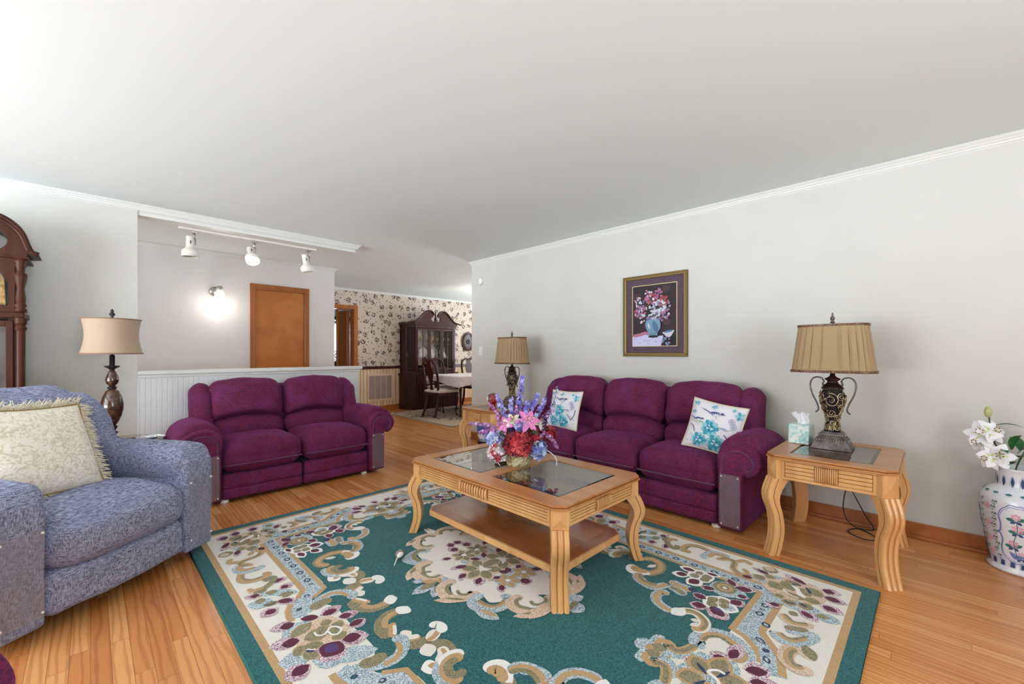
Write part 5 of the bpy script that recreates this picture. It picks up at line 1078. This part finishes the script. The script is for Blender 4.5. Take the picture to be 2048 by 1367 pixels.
# chairs
def qa_chair(loc,rz,label):
    t=empty('dining_chair',loc,rz,label,'chair','dark cabriole dining chairs around the dining table')
    s=MB(); s.rbox((0,.24,.465),(.24,.235,.03),.03,n=4,puff=(0,0,.02)); s.build('seat',mat('cream_seat_fabric',(214,200,188),rough=.9),t)
    s=MB(); s.box(-.235,.235,.01,.475,.39,.445,b=.012); s.build('seat_rail',M_mahog,t)
    for sx in(-1,1):
        m=MB(); cab(m,sx*.20,.055,sx,-1,.42,.75); m.build('leg',M_mahog,t)
        m=MB(); m.tube(catmull([(sx*.19,.53,0),(sx*.185,.47,.18),(sx*.185,.45,.42),(sx*.20,.46,.60),(sx*.215,.49,.80),(sx*.20,.52,.95),(sx*.15,.535,1.01)],5),.023,8); m.build('leg',M_mahog,t)
    m=MB(); m.tube(catmull([(-.16,.53,1.005),(-.08,.535,1.045),(0,.535,1.03),(.08,.535,1.045),(.16,.53,1.005)],6),.022,8); m.build('crest_rail',M_mahog,t)
    sp=catmull([(-.05,.45),(-.045,.52),(-.03,.58),(-.05,.66),(-.10,.78),(-.10,.88),(-.06,.95),(-.07,1.02)],4); poly=[(x,z) for x,z in sp]+[(-x,z) for x,z in reversed(sp)]
    m=MB(); n=len(poly); yz=lambda z:.455+.08*((z-.45)/.57)**1.3
    tri=tessellate_polygon([[Vector((x,z,0)) for x,z in poly]]); vs=[(x,yz(z)-.007,z) for x,z in poly]+[(x,yz(z)+.007,z) for x,z in poly]
    m.add(vs,[tuple(q) for q in tri]+[tuple(i+n for i in reversed(q)) for q in tri]+[(i,(i+1)%n,(i+1)%n+n,i+n) for i in range(n)]); m.build('back_splat',M_mahog,t)
    return t
qa_chair((4.92,6.56,.0118),R(90),'dark wood chair at the left end of the dining table, nearest the air grille')
qa_chair((5.20,7.00,.0118),0,'dark wood dining chair in front of the left half of the china cabinet')
qa_chair((6.12,7.00,.0118),0,'dark wood dining chair behind the table, right of the china cabinet')
qa_chair((5.45,6.20,.0118),R(180),'dark wood chair on the near long side of the table beside the wall edge')
# table decoration
t=empty('centrepiece',(5.72,6.60,.760),0,'dark red woven basket centrepiece on the dining tablecloth','basket')
MB().lathe([(.09,0),(.12,.02),(.15,.08),(.14,.09)],20,sx=1.3).build('basket',mat('dark_red_wicker',(70,20,18),rough=.6,bump=.5),t); m=MB(); m.tube([(.17*math.cos(a),0,.08+.12*math.sin(a)) for a in [PI*i/12 for i in range(13)]],.009,6); m.build('handle',M_mahog,t)
m=MB()
for i in range(26): a=i*2.4; r=.11*math.sqrt(i/26); m.sphere((r*math.cos(a)*1.2,r*math.sin(a),.09),.026,8,mi=i%2)
m.build('dried_flowers',[mat('dried_red',(100,34,34),rough=.8),mat('dried_brown',(70,50,34),rough=.8)],t)
t=empty('pillar_candle',(6.02,6.80,.760),0,'cream pillar candle on the dining table next to the red basket','candle'); MB().lathe([(.045,0),(.05,.01),(.03,.02)],20).build('holder',M_mahog,t); MB().lathe([(.034,.02),(.034,.17),(.02,.168),(0,.16)],20).build('wax',mat('cream_wax',(236,222,196),rough=.5),t)
# chandelier
t=empty('chandelier',(5.47,6.22,2.0),0,'lit glass chandelier over the dining table just showing past the wall edge','chandelier')
mb=MB(); mb.tube([(0,0,.44),(0,0,.05)],.006,6); mb.lathe([(.0,.44),(.06,.435),(.05,.41),(0,.40)][::-1],20); mb.lathe([(.0,-.12),(.03,-.10),(.045,-.05),(.03,0),(.02,.05)],20); mb.build('stem',M_brass,t)
for i in range(5):
    a=i*2*PI/5+2.55; ca,sa=math.cos(a),math.sin(a); mb=MB(); mb.tube(catmull([(0,0,-.06),(.10*ca,.10*sa,-.10),(.20*ca,.20*sa,-.06),(.22*ca,.22*sa,-.01)],5),.007,6); mb.build('arm',M_brass,t)
    mb=MB(); mb.lathe([(.02,-.01),(.045,.02),(.055,.07),(.065,.10)],18,c=(.22*ca,.22*sa,0),cap=False,fn=lambda a,z:1+.05*math.cos(a*8)); mb.build('glass_shade',mat('frosted_shade_lit',(255,246,230),rough=.4,emit=(255,240,214),estr=3),t)
l=bpy.data.lights.new('chandelier_bulb','POINT'); l.energy=8; l.color=(1,.9,.75); l.shadow_soft_size=.06; lo=bpy.data.objects.new('chandelier_bulb',l); COL.objects.link(lo); lo.location=(0,0,.16); lo.parent=t
# ================= LIVING ROOM RUG =================
RUG="""Q,T,G,0,700 -20 775 -20 775 170 800 240 835 300 820 340 745 430 700 430;Q,C,G,0,0 972 26 1049 18 1053 64 1092 132 1094 168 1119 205 1105 250 1137 240 1178 223 1222 165 1251 197 1288 480 1300 0 1300;Q,L,K,82,785 1240 793 413 863 355 903 297 930 219;Q,L,K,78,800 1210 398 1200 330 1277 260 1322 177 1358;Q,B,K,26,835 1255 833 439 878 379;Q,B,K,27,914 356 942 305 953 256 953 213;Q,B,K,22,743 1170 749 384 821 335;Q,B,K,28,835 1258 420 1254 357 1304 306 1346 194 1380;Q,B,K,26,743 1165 354 1159 338 1211 293 1262 212 1292;Q,N,P,34,785 1165 785 1123;Q,L,P,17,785 1155 785 1132;Q,N,P,22,785 1102 785 1082;Q,L,P,11,785 1097 785 1086;Q,N,P,34,785 1061 785 1019;Q,L,P,17,785 1051 785 1028;Q,N,P,22,785 997 785 977;Q,L,P,11,785 993 785 982;Q,N,P,34,785 956 785 914;Q,L,P,17,785 947 785 924;Q,N,P,22,785 893 785 873;Q,L,P,11,785 889 785 878;Q,N,P,34,785 852 785 810;Q,L,P,17,785 843 785 820;Q,N,P,22,785 789 785 769;Q,L,P,11,785 784 785 773;Q,N,P,34,785 748 785 706;Q,L,P,17,785 738 785 715;Q,N,P,22,785 685 785 665;Q,L,P,11,785 680 785 669;Q,N,P,34,785 644 785 601;Q,L,P,17,785 634 785 611;Q,N,P,22,785 580 785 560;Q,L,P,11,785 576 785 565;Q,N,P,34,785 539 785 497;Q,L,P,17,785 530 785 507;Q,N,P,22,785 476 785 456;Q,L,P,11,785 472 785 461;Q,N,P,34,749 1212 707 1212;Q,L,P,17,740 1212 716 1212;Q,N,P,22,694 1212 674 1212;Q,L,P,11,690 1212 679 1212;Q,N,P,34,661 1212 619 1212;Q,L,P,17,652 1212 628 1212;Q,N,P,22,606 1212 586 1212;Q,L,P,11,602 1212 591 1212;Q,N,P,34,573 1212 531 1212;Q,L,P,17,564 1212 540 1212;Q,N,P,34,498 1241 467 1269;Q,L,P,17,491 1247 474 1263;Q,N,P,22,455 1278 440 1292;Q,L,P,11,452 1281 443 1289;Q,N,P,26,822 375 851 369;Q,L,P,12,830 373 845 367;Q,N,P,24,888 290 914 277;Q,T,P,12,894 289 907 278;Q,N,P,26,367 1246 345 1286;Q,L,P,13,361 1253 347 1279;Q,N,P,26,308 1285 301 1312;Q,N,P,26,268 1303 232 1326;Q,L,P,13,263 1308 238 1321;Q,L,S,56,164 1121 152 1090 189 1075 254 1094 288 1142 283 1196 247 1246 190 1270;Q,B,S,0,164 1121 152 1090 189 1075 254 1094 288 1142 283 1196 247 1246 190 1270;Q,B,S,30,185 1098 241 1101 271 1142 263 1188 236 1230 208 1249 170 1239 169 1209;Q,O,S,15,194 1100 233 1110 259 1146 244 1188 221 1226 203 1237 175 1221;Q,L,S,44,97 1096 57 1080 24 1050 34 1015;Q,B,S,40,138 1089 97 1078 61 1058 57 1032 72 1016 59 997;Q,O,S,20,138 1089 97 1078 61 1058 57 1032 72 1016 59 997;Q,L,P,60,9 904 9 973;Q,L,P,55,30 949 83 989;Q,L,P,55,91 949 64 982;Q,B,S,26,7 949 10 979 59 978 78 997 85 1023;Q,B,S,26,83 980 47 976 14 991 1 1018 4 1050;Q,O,P,50,21 966 26 1019;Q,L,P,30,3 1014 2 1044;Q,G,P,75,146 1145 127 1217;Q,G,P,70,43 1095 46 1170;Q,G,P,80,39 1084 42 1173;Q,G,P,85,140 1263 186 1346;Q,M,P,45,132 1161 127 1212;Q,M,P,42,42 1110 44 1162;Q,M,P,50,36 1095 35 1165;Q,M,P,48,134 1273 180 1335;H2,L,P,110,0 1200 153 1235;H2,L,P,110,0 1200 35 1317;H2,L,P,110,0 1200 -117 1282;H2,L,P,110,0 1200 -153 1165;H2,L,P,110,0 1200 -35 1083;H2,L,P,110,0 1200 117 1118;H2,B,P,90,20 1200 150 1200;H2,O,P,62,30 1200 135 1200;H2,B,P,90,10 1217 75 1300;H2,O,P,62,15 1226 68 1287;H2,B,P,90,-10 1217 -75 1300;H2,O,P,62,-15 1226 -67 1287;H2,B,P,90,-20 1200 -150 1200;H2,O,P,62,-30 1200 -135 1200;H2,B,P,90,-10 1183 -75 1100;H2,O,P,62,-15 1174 -68 1113;H2,B,P,90,10 1183 75 1100;H2,O,P,62,15 1174 68 1113;H2,N,P,16,18 1210 88 1238;H2,N,P,16,-10 1218 -48 1270;H2,N,P,16,-18 1190 -88 1162;H2,N,P,16,10 1182 48 1130;H2,W,S,12,-50 1190 -30 1230 10 1220 30 1180 60 1200 60 1230;H2,G,P,60,149 1212 279 1222;H2,M,P,36,159 1213 229 1218;H2,G,P,60,-146 1229 -272 1253;H2,M,P,36,-155 1231 -223 1244;H2,G,P,60,-84 1292 -157 1369;H2,M,P,36,-89 1300 -129 1341;H2,G,P,60,77 1296 144 1376;H2,M,P,36,82 1304 118 1347;H2,G,P,60,0 1302 0 1387;H2,M,P,36,0 1310 0 1356;Q,L,S,52,402 858 407 826 361 817 316 842 293 887 289 931;Q,B,S,26,402 858 407 826 361 817 316 842 293 887 289 931;Q,C,S,50,283 948 329 963 352 1001 337 1040 303 1066 253 1066 236 1034;Q,B,S,30,283 948 329 963 352 1001 337 1040 303 1066 253 1066 236 1034;Q,O,S,14,319 953 352 974 356 1013 333 1052 302 1072 250 1070;Q,W,P,62,268 934 345 963;Q,C,P,26,290 1009 305 1046;Q,C,P,26,246 1024 289 1052;Q,L,S,52,459 679 420 720 411 768 446 794 494 813;Q,B,S,26,459 679 420 720 411 768 446 794 494 813;Q,L,S,62,538 809 521 850 524 890 525 919;Q,L,S,62,468 825 482 867 449 914;Q,B,S,34,531 812 515 853 517 893 500 921;Q,O,S,30,476 833 478 873 457 914;Q,N,P,40,534 900 529 942;Q,O,S,56,642 595 680 633 664 689 596 721 537 705 502 681;Q,B,S,30,642 595 680 633 664 689 596 721 537 705 502 681;Q,W,P,60,503 617 517 707;Q,B,S,24,522 658 522 637 544 642;Q,C,P,30,578 659 634 682;Q,O,S,62,692 236 672 269 643 298 610 312 597 344 574 373 575 408 588 440;Q,B,S,24,679 231 650 254 610 269;Q,C,S,28,668 217 642 243 611 259;Q,C,P,60,674 211 621 213;Q,C,S,56,605 305 573 299 538 275;Q,B,S,24,608 309 572 307 534 286;Q,W,S,46,550 243 522 247 514 279 536 311;Q,C,P,66,622 319 647 393;Q,C,S,46,595 376 597 409 624 432 648 446;Q,B,S,18,591 386 598 419 624 437;Q,W,P,76,711 425 650 450;Q,B,P,30,683 427 654 451;Q,L,S,56,614 447 657 469 680 506 679 545 661 568;Q,W,S,52,545 472 576 447 614 447 648 461;Q,B,S,52,560 486 592 464 631 474 655 511 652 543 626 569;Q,O,S,36,580 476 614 475 636 490 645 525 624 542 594 542;Q,W,S,58,548 608 517 598 489 616 489 647 514 681;Q,B,S,44,549 617 519 616 512 644 539 684;Q,L,S,56,491 661 449 671 424 703 418 746 440 783;Q,B,S,30,491 661 449 671 424 703 418 746 440 783;Q,O,S,22,492 666 458 684 439 712 440 748 453 777;Q,L,S,52,896 233 843 275 781 305 730 302 693 269 676 226 703 197;Q,B,S,22,798 305 749 307 711 278 697 229;Q,O,S,58,860 236 826 258 798 262 762 256;Q,O,S,58,702 183 706 121 690 81 659 51 619 43 578 51;Q,B,S,28,686 118 668 75 636 52 586 50;Q,B,S,34,696 190 678 159 659 123 640 117;Q,C,S,16,681 183 665 155 651 124;Q,W,P,80,597 70 539 45;H,L,P,120,-1020 114 -898 158;H,L,P,110,-1075 -22 -968 -63;H,L,P,120,-979 -96 -864 -156;H,L,P,90,-937 -127 -770 -210;H,Y,G,0,-998 79 -965 136 -902 148 -868 157 -816 127 -797 57 -790 1 -812 -44 -871 -47 -937 -30 -990 17;H,G,P,70,-1042 212 -947 193;H,G,P,80,-1076 103 -969 63;H,G,P,75,-853 164 -752 178;H,G,P,62,-802 95 -716 77;H,G,P,66,-795 -3 -717 3;H,G,P,95,-854 -60 -758 -107;H,G,P,95,-1085 -127 -992 -110;H,G,P,130,-961 -125 -856 -70;H,M,P,52,-1007 197 -951 190;H,M,P,58,-1035 80 -973 60;H,M,P,46,-922 204 -860 163;H,M,P,46,-844 162 -778 165;H,M,P,40,-797 98 -747 77;H,M,P,42,-791 7 -728 7;H,M,P,60,-847 -58 -784 -90;H,M,P,56,-1060 -123 -996 -106;H,M,P,105,-940 -108 -860 -59;H,V,P,60,-925 -89 -872 -66;H,B,P,70,-994 100 -896 149;H,O,P,56,-994 100 -896 149;H,B,P,94,-959 52 -863 40;H,O,P,80,-959 52 -863 40;H,B,P,74,-917 55 -849 60;H,O,P,60,-917 55 -849 60;H,B,P,64,-839 71 -805 30;H,O,P,50,-839 71 -805 30;H,B,P,64,-878 -28 -815 -21;H,O,P,50,-878 -28 -815 -21;H,B,P,58,-876 101 -829 96;H,O,P,44,-876 101 -829 96;H,B,P,70,-879 16 -820 17;H,O,P,56,-879 16 -820 17;H,B,P,74,-1020 -22 -957 7;H,O,P,60,-1020 -22 -957 7;H,B,P,64,-979 6 -911 -32;H,O,P,50,-979 6 -911 -32;H,B,P,84,-996 -68 -948 -49;H,O,P,70,-996 -68 -948 -49;H,W,S,9,-912 70 -911 40 -889 27 -869 40 -851 55 -830 38 -824 8 -847 -9 -866 4 -869 40;H,W,S,10,-970 -15 -962 -32 -945 -40;H,N,S,12,-975 -22 -964 -39 -952 -44;H,W,S,8,-941 112 -916 124;H,N,S,7,-874 99 -839 85;Q,L,P,70,998 551 856 435;Q,L,P,90,1063 482 966 434;Q,G,P,52,1056 566 989 524;Q,G,P,52,936 617 842 622;Q,G,P,60,913 520 847 548;Q,G,P,60,956 415 884 368;Q,G,P,80,1043 339 966 369;Q,Y,P,52,1034 596 948 582;Q,O,P,40,1010 580 957 563;Q,O,P,44,974 535 925 513;Q,O,P,50,1029 488 987 471;Q,O,P,40,1011 429 947 414;Q,O,P,48,941 458 871 450;Q,M,P,36,1032 554 999 534;Q,M,P,34,932 618 866 622;Q,M,P,38,904 524 871 538;Q,M,P,42,949 424 899 374;Q,M,P,46,1020 342 978 365;Q,W,S,10,986 487 964 490 946 463 923 441;Q,N,S,7,1009 435 984 415 954 422;Q,Y,S,46,624 1280 584 1314 573 1346 603 1383 606 1406;Q,B,S,30,625 1289 588 1319 584 1349 611 1384;Q,O,S,14,627 1291 596 1323 592 1350 615 1381;Q,L,S,26,497 1324 507 1354 527 1393;Q,O,S,34,514 1317 538 1348 562 1395;Q,L,S,56,455 1288 426 1324 432 1361 469 1391 526 1411 563 1403;Q,B,S,26,465 1305 442 1333 449 1365 506 1397;Q,O,S,13,466 1313 451 1339 466 1367 514 1396;Q,Y,S,58,407 1383 363 1363 308 1364 280 1389 277 1418 307 1448;Q,B,S,34,400 1382 355 1367 312 1373 285 1395 302 1422;Q,O,S,14,388 1382 355 1372 318 1379 294 1398 304 1419;Q,Y,S,40,422 1393 388 1411 372 1439;Q,O,P,50,447 1400 367 1445;Q,O,P,40,660 1301 652 1339;Q,O,S,34,1015 564 932 612 900 663 925 687;Q,B,S,26,961 598 1008 601 1022 637;Q,O,P,40,941 649 922 698;Q,B,S,36,928 756 910 725 941 703 996 711 1029 751 1018 807 1004 845;Q,O,S,15,931 720 988 723 1016 765 1008 810;Q,L,S,40,897 851 936 828 1004 845 1021 888 1001 942;Q,B,S,30,936 853 986 859 1005 897 983 924 939 892;Q,B,S,32,945 910 979 938 977 977 893 996 860 1038 888 1087;Q,O,S,16,959 906 991 938 974 974 900 992 868 1036;Q,B,S,30,982 983 1028 1011 1010 1057;Q,B,P,30,929 1032 896 1074;Q,O,P,74,1023 1104 1014 1182;Q,Y,P,48,1029 1109 1021 1167;Q,Y,G,0,836 1145 912 1152 977 1207 994 1284 998 1345 937 1393 846 1404 786 1352 760 1284 769 1225 801 1167;Q,L,P,50,904 1082 857 1166;Q,L,P,40,953 1163 955 1215;Q,L,P,90,718 1243 761 1406;Q,L,P,70,679 1204 756 1255;Q,L,P,76,720 1388 722 1484;Q,O,P,40,719 1393 724 1443;Q,G,P,40,983 1064 953 1152;Q,G,P,52,1025 1203 969 1316;Q,G,P,66,986 1371 986 1452;Q,G,P,62,921 1387 909 1483;Q,G,P,70,827 1393 800 1482;Q,G,P,50,650 1208 670 1268;Q,G,P,60,713 1334 657 1411;Q,M,P,34,848 1053 857 1102;Q,M,P,30,976 1090 957 1151;Q,M,P,34,1015 1240 974 1312;Q,M,P,46,983 1377 978 1426;Q,M,P,46,913 1395 912 1458;Q,M,P,44,820 1402 806 1458;Q,M,P,34,672 1222 677 1263;Q,M,P,34,704 1341 672 1390;Q,B,P,80,891 1171 835 1238;Q,O,P,66,891 1171 835 1238;Q,B,P,80,936 1216 871 1283;Q,O,P,66,936 1216 871 1283;Q,B,P,48,952 1222 951 1298;Q,O,P,34,952 1222 951 1298;Q,B,P,60,921 1296 864 1347;Q,O,P,46,921 1296 864 1347;Q,B,P,80,948 1314 899 1390;Q,O,P,66,948 1314 899 1390;Q,B,P,64,837 1328 827 1393;Q,O,P,50,837 1328 827 1393;Q,B,P,50,828 1249 813 1338;Q,O,P,36,828 1249 813 1338;Q,B,P,60,730 1255 752 1318;Q,O,P,46,730 1255 752 1318;Q,B,P,70,768 1318 748 1378;Q,O,P,56,768 1318 748 1378;Q,B,P,64,907 1096 877 1148;Q,O,P,50,907 1096 877 1148;Q,B,P,50,937 1136 936 1186;Q,O,P,36,937 1136 936 1186;Q,B,P,48,785 1224 756 1255;Q,O,P,34,785 1224 756 1255;Q,W,G,0,920 1258 914 1290 879 1309 838 1334 844 1300 889 1282;Q,W,S,9,853 1237 823 1262 812 1295 813 1312;Q,N,S,12,934 1258 944 1278 944 1296;Q,N,S,12,940 1316 920 1333 894 1342;Q,N,S,10,742 1267 737 1286 747 1304;Q,N,S,12,766 1324 758 1340 756 1354;Q,N,S,10,848 1269 878 1281;Q,W,P,60,710 780 715 873;Q,W,P,66,611 779 650 860;Q,W,P,46,743 901 749 980;Q,W,P,84,562 881 650 921;Q,W,P,84,696 896 638 858;Q,W,P,76,701 901 736 861;Q,W,P,90,684 904 720 961;Q,W,P,80,676 907 648 958;Q,O,P,50,686 896 650 860;Q,O,P,44,701 901 723 870;Q,O,P,52,686 907 712 953;Q,O,P,50,679 910 650 950;Q,M,P,36,706 798 715 862;Q,M,P,44,624 798 648 848;Q,M,P,26,743 912 749 969;Q,M,P,52,577 887 639 910;Q,G,P,56,579 941 614 1005;Q,G,P,50,758 1011 707 1070;Q,G,P,70,704 1057 732 1151;Q,G,P,50,630 1086 641 1146;Q,L,E,150,648 1039;Q,L,E,90,643 1089;Q,O,E,110,659 1030;Q,B,E,74,659 1030;Q,O,E,44,659 1030;Q,W,E,20,656 1031;Q,M,P,38,587 949 610 999;Q,M,P,34,753 1016 709 1062;Q,M,P,48,698 1065 721 1136;Q,M,P,36,624 1098 645 1132;Q,G,P,60,502 935 489 1007;Q,G,P,70,404 956 424 1034;Q,G,P,110,371 1060 465 1099;Q,G,P,64,527 1095 596 1139;Q,W,P,96,499 1051 521 995;Q,W,P,90,499 1051 436 1013;Q,W,P,90,508 1052 564 1090;Q,W,P,96,493 1053 494 1144;Q,O,P,60,503 1047 520 1003;Q,O,P,56,491 1051 449 1022;Q,O,P,56,511 1054 550 1085;Q,L,P,56,489 1058 497 1131;Q,O,P,40,492 1057 495 1105;Q,M,P,42,496 942 493 1002;Q,M,P,48,411 967 428 1026;Q,M,P,80,403 1060 452 1086;Q,V,P,50,431 1065 458 1075;Q,M,P,46,535 1096 587 1126;A,C,G,0,0 564 -42 504 -81 504 -154 433 -140 352 -231 352 -254 242 -310 164 -319 89 -267 37 -274 -16 -330 -109 -308 -166 -238 -192 -245 -254 -251 -298 -202 -331 -148 -325 -164 -394 -152 -454 -109 -481 -9 -465 -50 -416 0 -560;A,L,E,170,-30 90;A,L,P,110,-17 208 -10 -199;A,Y,S,56,-11 478 -44 527 -108 530 -158 493 -174 426 -148 387 -98 384;A,O,S,22,-23 476 -50 518 -100 508 -102 465;A,O,S,16,-144 465 -147 412 -101 387;A,Y,P,50,-225 491 -132 525;A,O,P,22,-192 513 -135 528;A,L,S,54,-157 335 -190 369 -233 380 -309 343 -297 285 -271 259 -226 261;A,O,S,28,-169 355 -200 385 -251 359 -270 305 -259 270;A,Y,S,60,-227 203 -259 235 -311 219 -353 175 -358 118 -331 71 -265 60;A,O,S,20,-243 201 -291 199 -314 157 -284 133;A,O,S,18,-332 164 -331 111 -310 75 -271 72;A,Y,P,56,-425 145 -318 237;A,O,P,26,-379 190 -324 232;A,L,P,44,-414 115 -363 83;A,L,P,70,-475 19 -335 26;A,L,P,60,-417 -74 -327 -1;A,O,P,50,-429 26 -322 32;A,B,P,40,-377 88 -322 32;A,O,P,36,-388 -51 -323 4;A,B,P,50,-322 32 -287 17;A,L,P,46,-302 22 -259 8;A,Y,S,60,-257 -48 -286 -19 -339 -37 -365 -91 -354 -146 -319 -180 -271 -194 -231 -190;A,O,S,20,-276 -43 -317 -49 -339 -91 -335 -121;A,O,S,18,-297 -106 -309 -139 -290 -166 -256 -165 -277 -162;A,Y,P,48,-428 -97 -314 -202;A,O,P,18,-383 -116 -317 -200;A,L,S,52,-234 -231 -269 -218 -312 -237 -323 -282 -300 -322 -256 -358 -200 -358 -162 -329 -181 -293;A,B,S,26,-281 -243 -283 -283 -268 -322 -232 -342 -191 -334;A,O,S,12,-281 -243 -278 -287 -260 -322 -222 -336 -192 -325;A,L,P,66,-335 -286 -308 -418;A,B,P,26,-322 -307 -298 -399;A,Y,S,58,-106 -371 -149 -359 -187 -372 -198 -415 -183 -469 -145 -506 -85 -509 -35 -483 -36 -445;A,O,S,22,-118 -374 -155 -374 -175 -404 -166 -442 -154 -465;A,O,S,20,-107 -422 -119 -450 -95 -474 -56 -473 -39 -448;A,Y,P,46,-250 -447 -141 -524;A,O,P,18,-204 -461 -152 -518;A,L,P,60,-14 -542 -100 -576;A,L,P,66,-15 -564 -4 -648;A,Y,P,70,-31 -507 -212 -508;A,O,P,50,-15 -564 -21 -600;A,G,P,58,-18 346 -31 276;A,G,P,66,-52 297 -49 208;A,G,P,46,-179 202 -116 175;A,G,P,44,-48 108 -12 35;A,G,P,50,-204 79 -110 51;A,G,P,84,-222 -9 -189 -41;A,G,P,100,-187 -93 -144 -146;A,G,P,46,-25 -111 -4 -174;A,G,P,46,-134 -146 -57 -168;A,G,P,76,-153 -232 -112 -263;A,G,P,60,-5 -256 -7 -326;A,Y,P,100,-79 -35 44 -11;A,Y,P,62,-50 152 26 168;A,L,P,62,-60 -220 16 -205;A,Y,P,100,-79 -35 -39 83;A,Y,P,62,-50 152 -25 226;A,L,P,62,-60 -220 -35 -147;A,Y,P,100,-79 -35 -161 58;A,Y,P,62,-50 152 -101 210;A,L,P,62,-60 -220 -111 -162;A,Y,P,100,-79 -35 -201 -60;A,Y,P,62,-50 152 -126 137;A,L,P,62,-60 -220 -136 -236;A,Y,P,100,-79 -35 -118 -154;A,Y,P,62,-50 152 -75 79;A,L,P,62,-60 -220 -85 -294;A,Y,P,100,-79 -35 4 -129;A,Y,P,62,-50 152 1 94;A,L,P,62,-60 -220 -9 -278;A,O,P,58,-59 -31 29 -14;A,O,P,35,-38 155 17 166;A,B,P,35,-48 -218 7 -207;A,O,P,58,-72 -16 -44 69;A,O,P,35,-46 164 -28 217;A,B,P,35,-56 -208 -38 -156;A,O,P,58,-92 -20 -151 47;A,O,P,35,-58 161 -95 203;A,B,P,35,-68 -211 -105 -169;A,O,P,58,-98 -39 -186 -57;A,O,P,35,-62 150 -117 139;A,B,P,35,-72 -223 -127 -234;A,O,P,58,-85 -54 -114 -140;A,O,P,35,-54 140 -72 88;A,B,P,35,-64 -232 -82 -285;A,O,P,58,-65 -50 -6 -118;A,O,P,35,-42 143 -5 101;A,B,P,35,-52 -230 -15 -271;A,M,P,42,-18 332 -34 287;A,M,P,46,-48 273 -45 224;A,M,P,30,-165 200 -123 176;A,M,P,32,-52 99 -14 49;A,M,P,36,-175 72 -112 48;A,M,P,56,-201 -4 -192 -38;A,M,P,64,-178 -102 -159 -131;A,M,P,34,-27 -119 -6 -168;A,M,P,30,-99 -151 -62 -168;A,M,P,50,-141 -235 -117 -258;A,M,P,40,-2 -258 -6 -315;A,W,G,0,-61 3 -59 -44 -39 -75 -66 -69 -96 -50 -109 -59;A,W,E,26,-47 156;A,W,E,26,-60 -220;A,N,S,9,-71 167 -57 178 -42 169;A,N,S,10,-50 9 -22 -2;A,N,S,10,-52 -29 -48 -55"""
RC={'T':(30,84,87),'C':(232,226,216),'B':(188,152,108),'O':(124,116,88),'L':(166,186,194),'M':(86,34,58),'N':(40,52,84),'V':(78,62,120),'W':(240,238,234),'G':(190,160,176),'Y':(212,186,160)}
RK=list(RC); CX,CY,HX,HY_=1.575,1.765,1.16,1.578
def pile(k,c):
    c2={'L':(216,226,228),'G':(236,222,224),'O':(162,152,120),'Y':(232,214,198),'T':(56,116,118),'C':(238,232,222),'B':(200,166,122),'M':(104,40,66),'N':(60,80,110),'V':(96,60,110),'W':(246,244,240)}[k]
    dk={'L':(120,146,160),'G':(150,96,122),'Y':(200,166,136)}.get(k,c)
    return mat('pile_'+k,dk,rough=.95,c2=c2,nscale=320 if k in 'LGY' else 260,white=True,ramp=(.35,.65) if k in 'LGY' else (.2,.8),bump=.5,bscale=520,spec=.15,sheen=.15)
t=empty('area_rug',(CX,CY,0),0,'large dark green area rug with cream border, scrolls and plum flowers','rug')
mb=MB(); lz=[.0105]
def lay_(sh,c,modes):
    lz[0]+=.000009; vs,fs=sh
    for k,(ma,mbb) in enumerate(modes): mb.add([(ma*a,mbb*b,lz[0]+k*.000002) for a,b in vs],fs,RK.index(c))
mb.box(-HX,HX,-HY_,HY_,0,.0105,0)
for (hx,hy,c) in ((HX-.062,HY_-.062,'B'),(HX-.092,HY_-.092,'C')): lay_(([(-hx,-hy),(hx,-hy),(hx,hy),(-hx,hy)],[(0,1,2,3)]),c,[(1,1)])
# teal field bounded by the inner tan band (stepped outline)
fq=[(0,1.15),(.30,1.15),(.47,1.15),(.73,1.15),(.73,.50),(.73,0)]
RL=[r.split(',') for r in RUG.split(';')]
field=[(.735,0),(.735,1.16),(0,1.16)]
pts=[(.735,-1.16),(.735,1.16),(-.735,1.16),(-.735,-1.16)]
lay_(d_poly(pts,False),'T',[(1,1)])
MO={'Q':[(1,1),(-1,1),(1,-1),(-1,-1)],'H':[(1,1),(-1,-1)],'H2':[(1,1),(1,-1)],'A':[(1,1),(-1,1)]}
for m,c,ty,w,p in RL:
    q=[float(v)/1000 for v in p.split()]; q=list(zip(q[0::2],q[1::2])); w=float(w)/1000
    sh=d_stroke(q,w,5) if ty=='S' else d_stroke(q,w,1,False,False) if ty=='K' else d_petal(q[0],q[1],w) if ty=='P' else d_ell(q[0],w/2) if ty=='E' else d_poly(q)
    lim=lambda v,l:max(-l,min(l,v)); sh=([(lim(a,HX-.002),lim(b,HY_-.002)) for a,b in sh[0]],sh[1])
    lay_(sh,c,MO[m])
mb.build('pile',[pile(k,v) for k,v in RC.items()],t)
bd=MB(); P=[(-HX,-HY_),(HX,-HY_),(HX,HY_),(-HX,HY_)]; bd.tube([(x,y,.006) for x,y in P],.0065,8,closed=True)
bd.build('bound_edge',mat('teal_binding',(48,116,112),rough=.8),t)
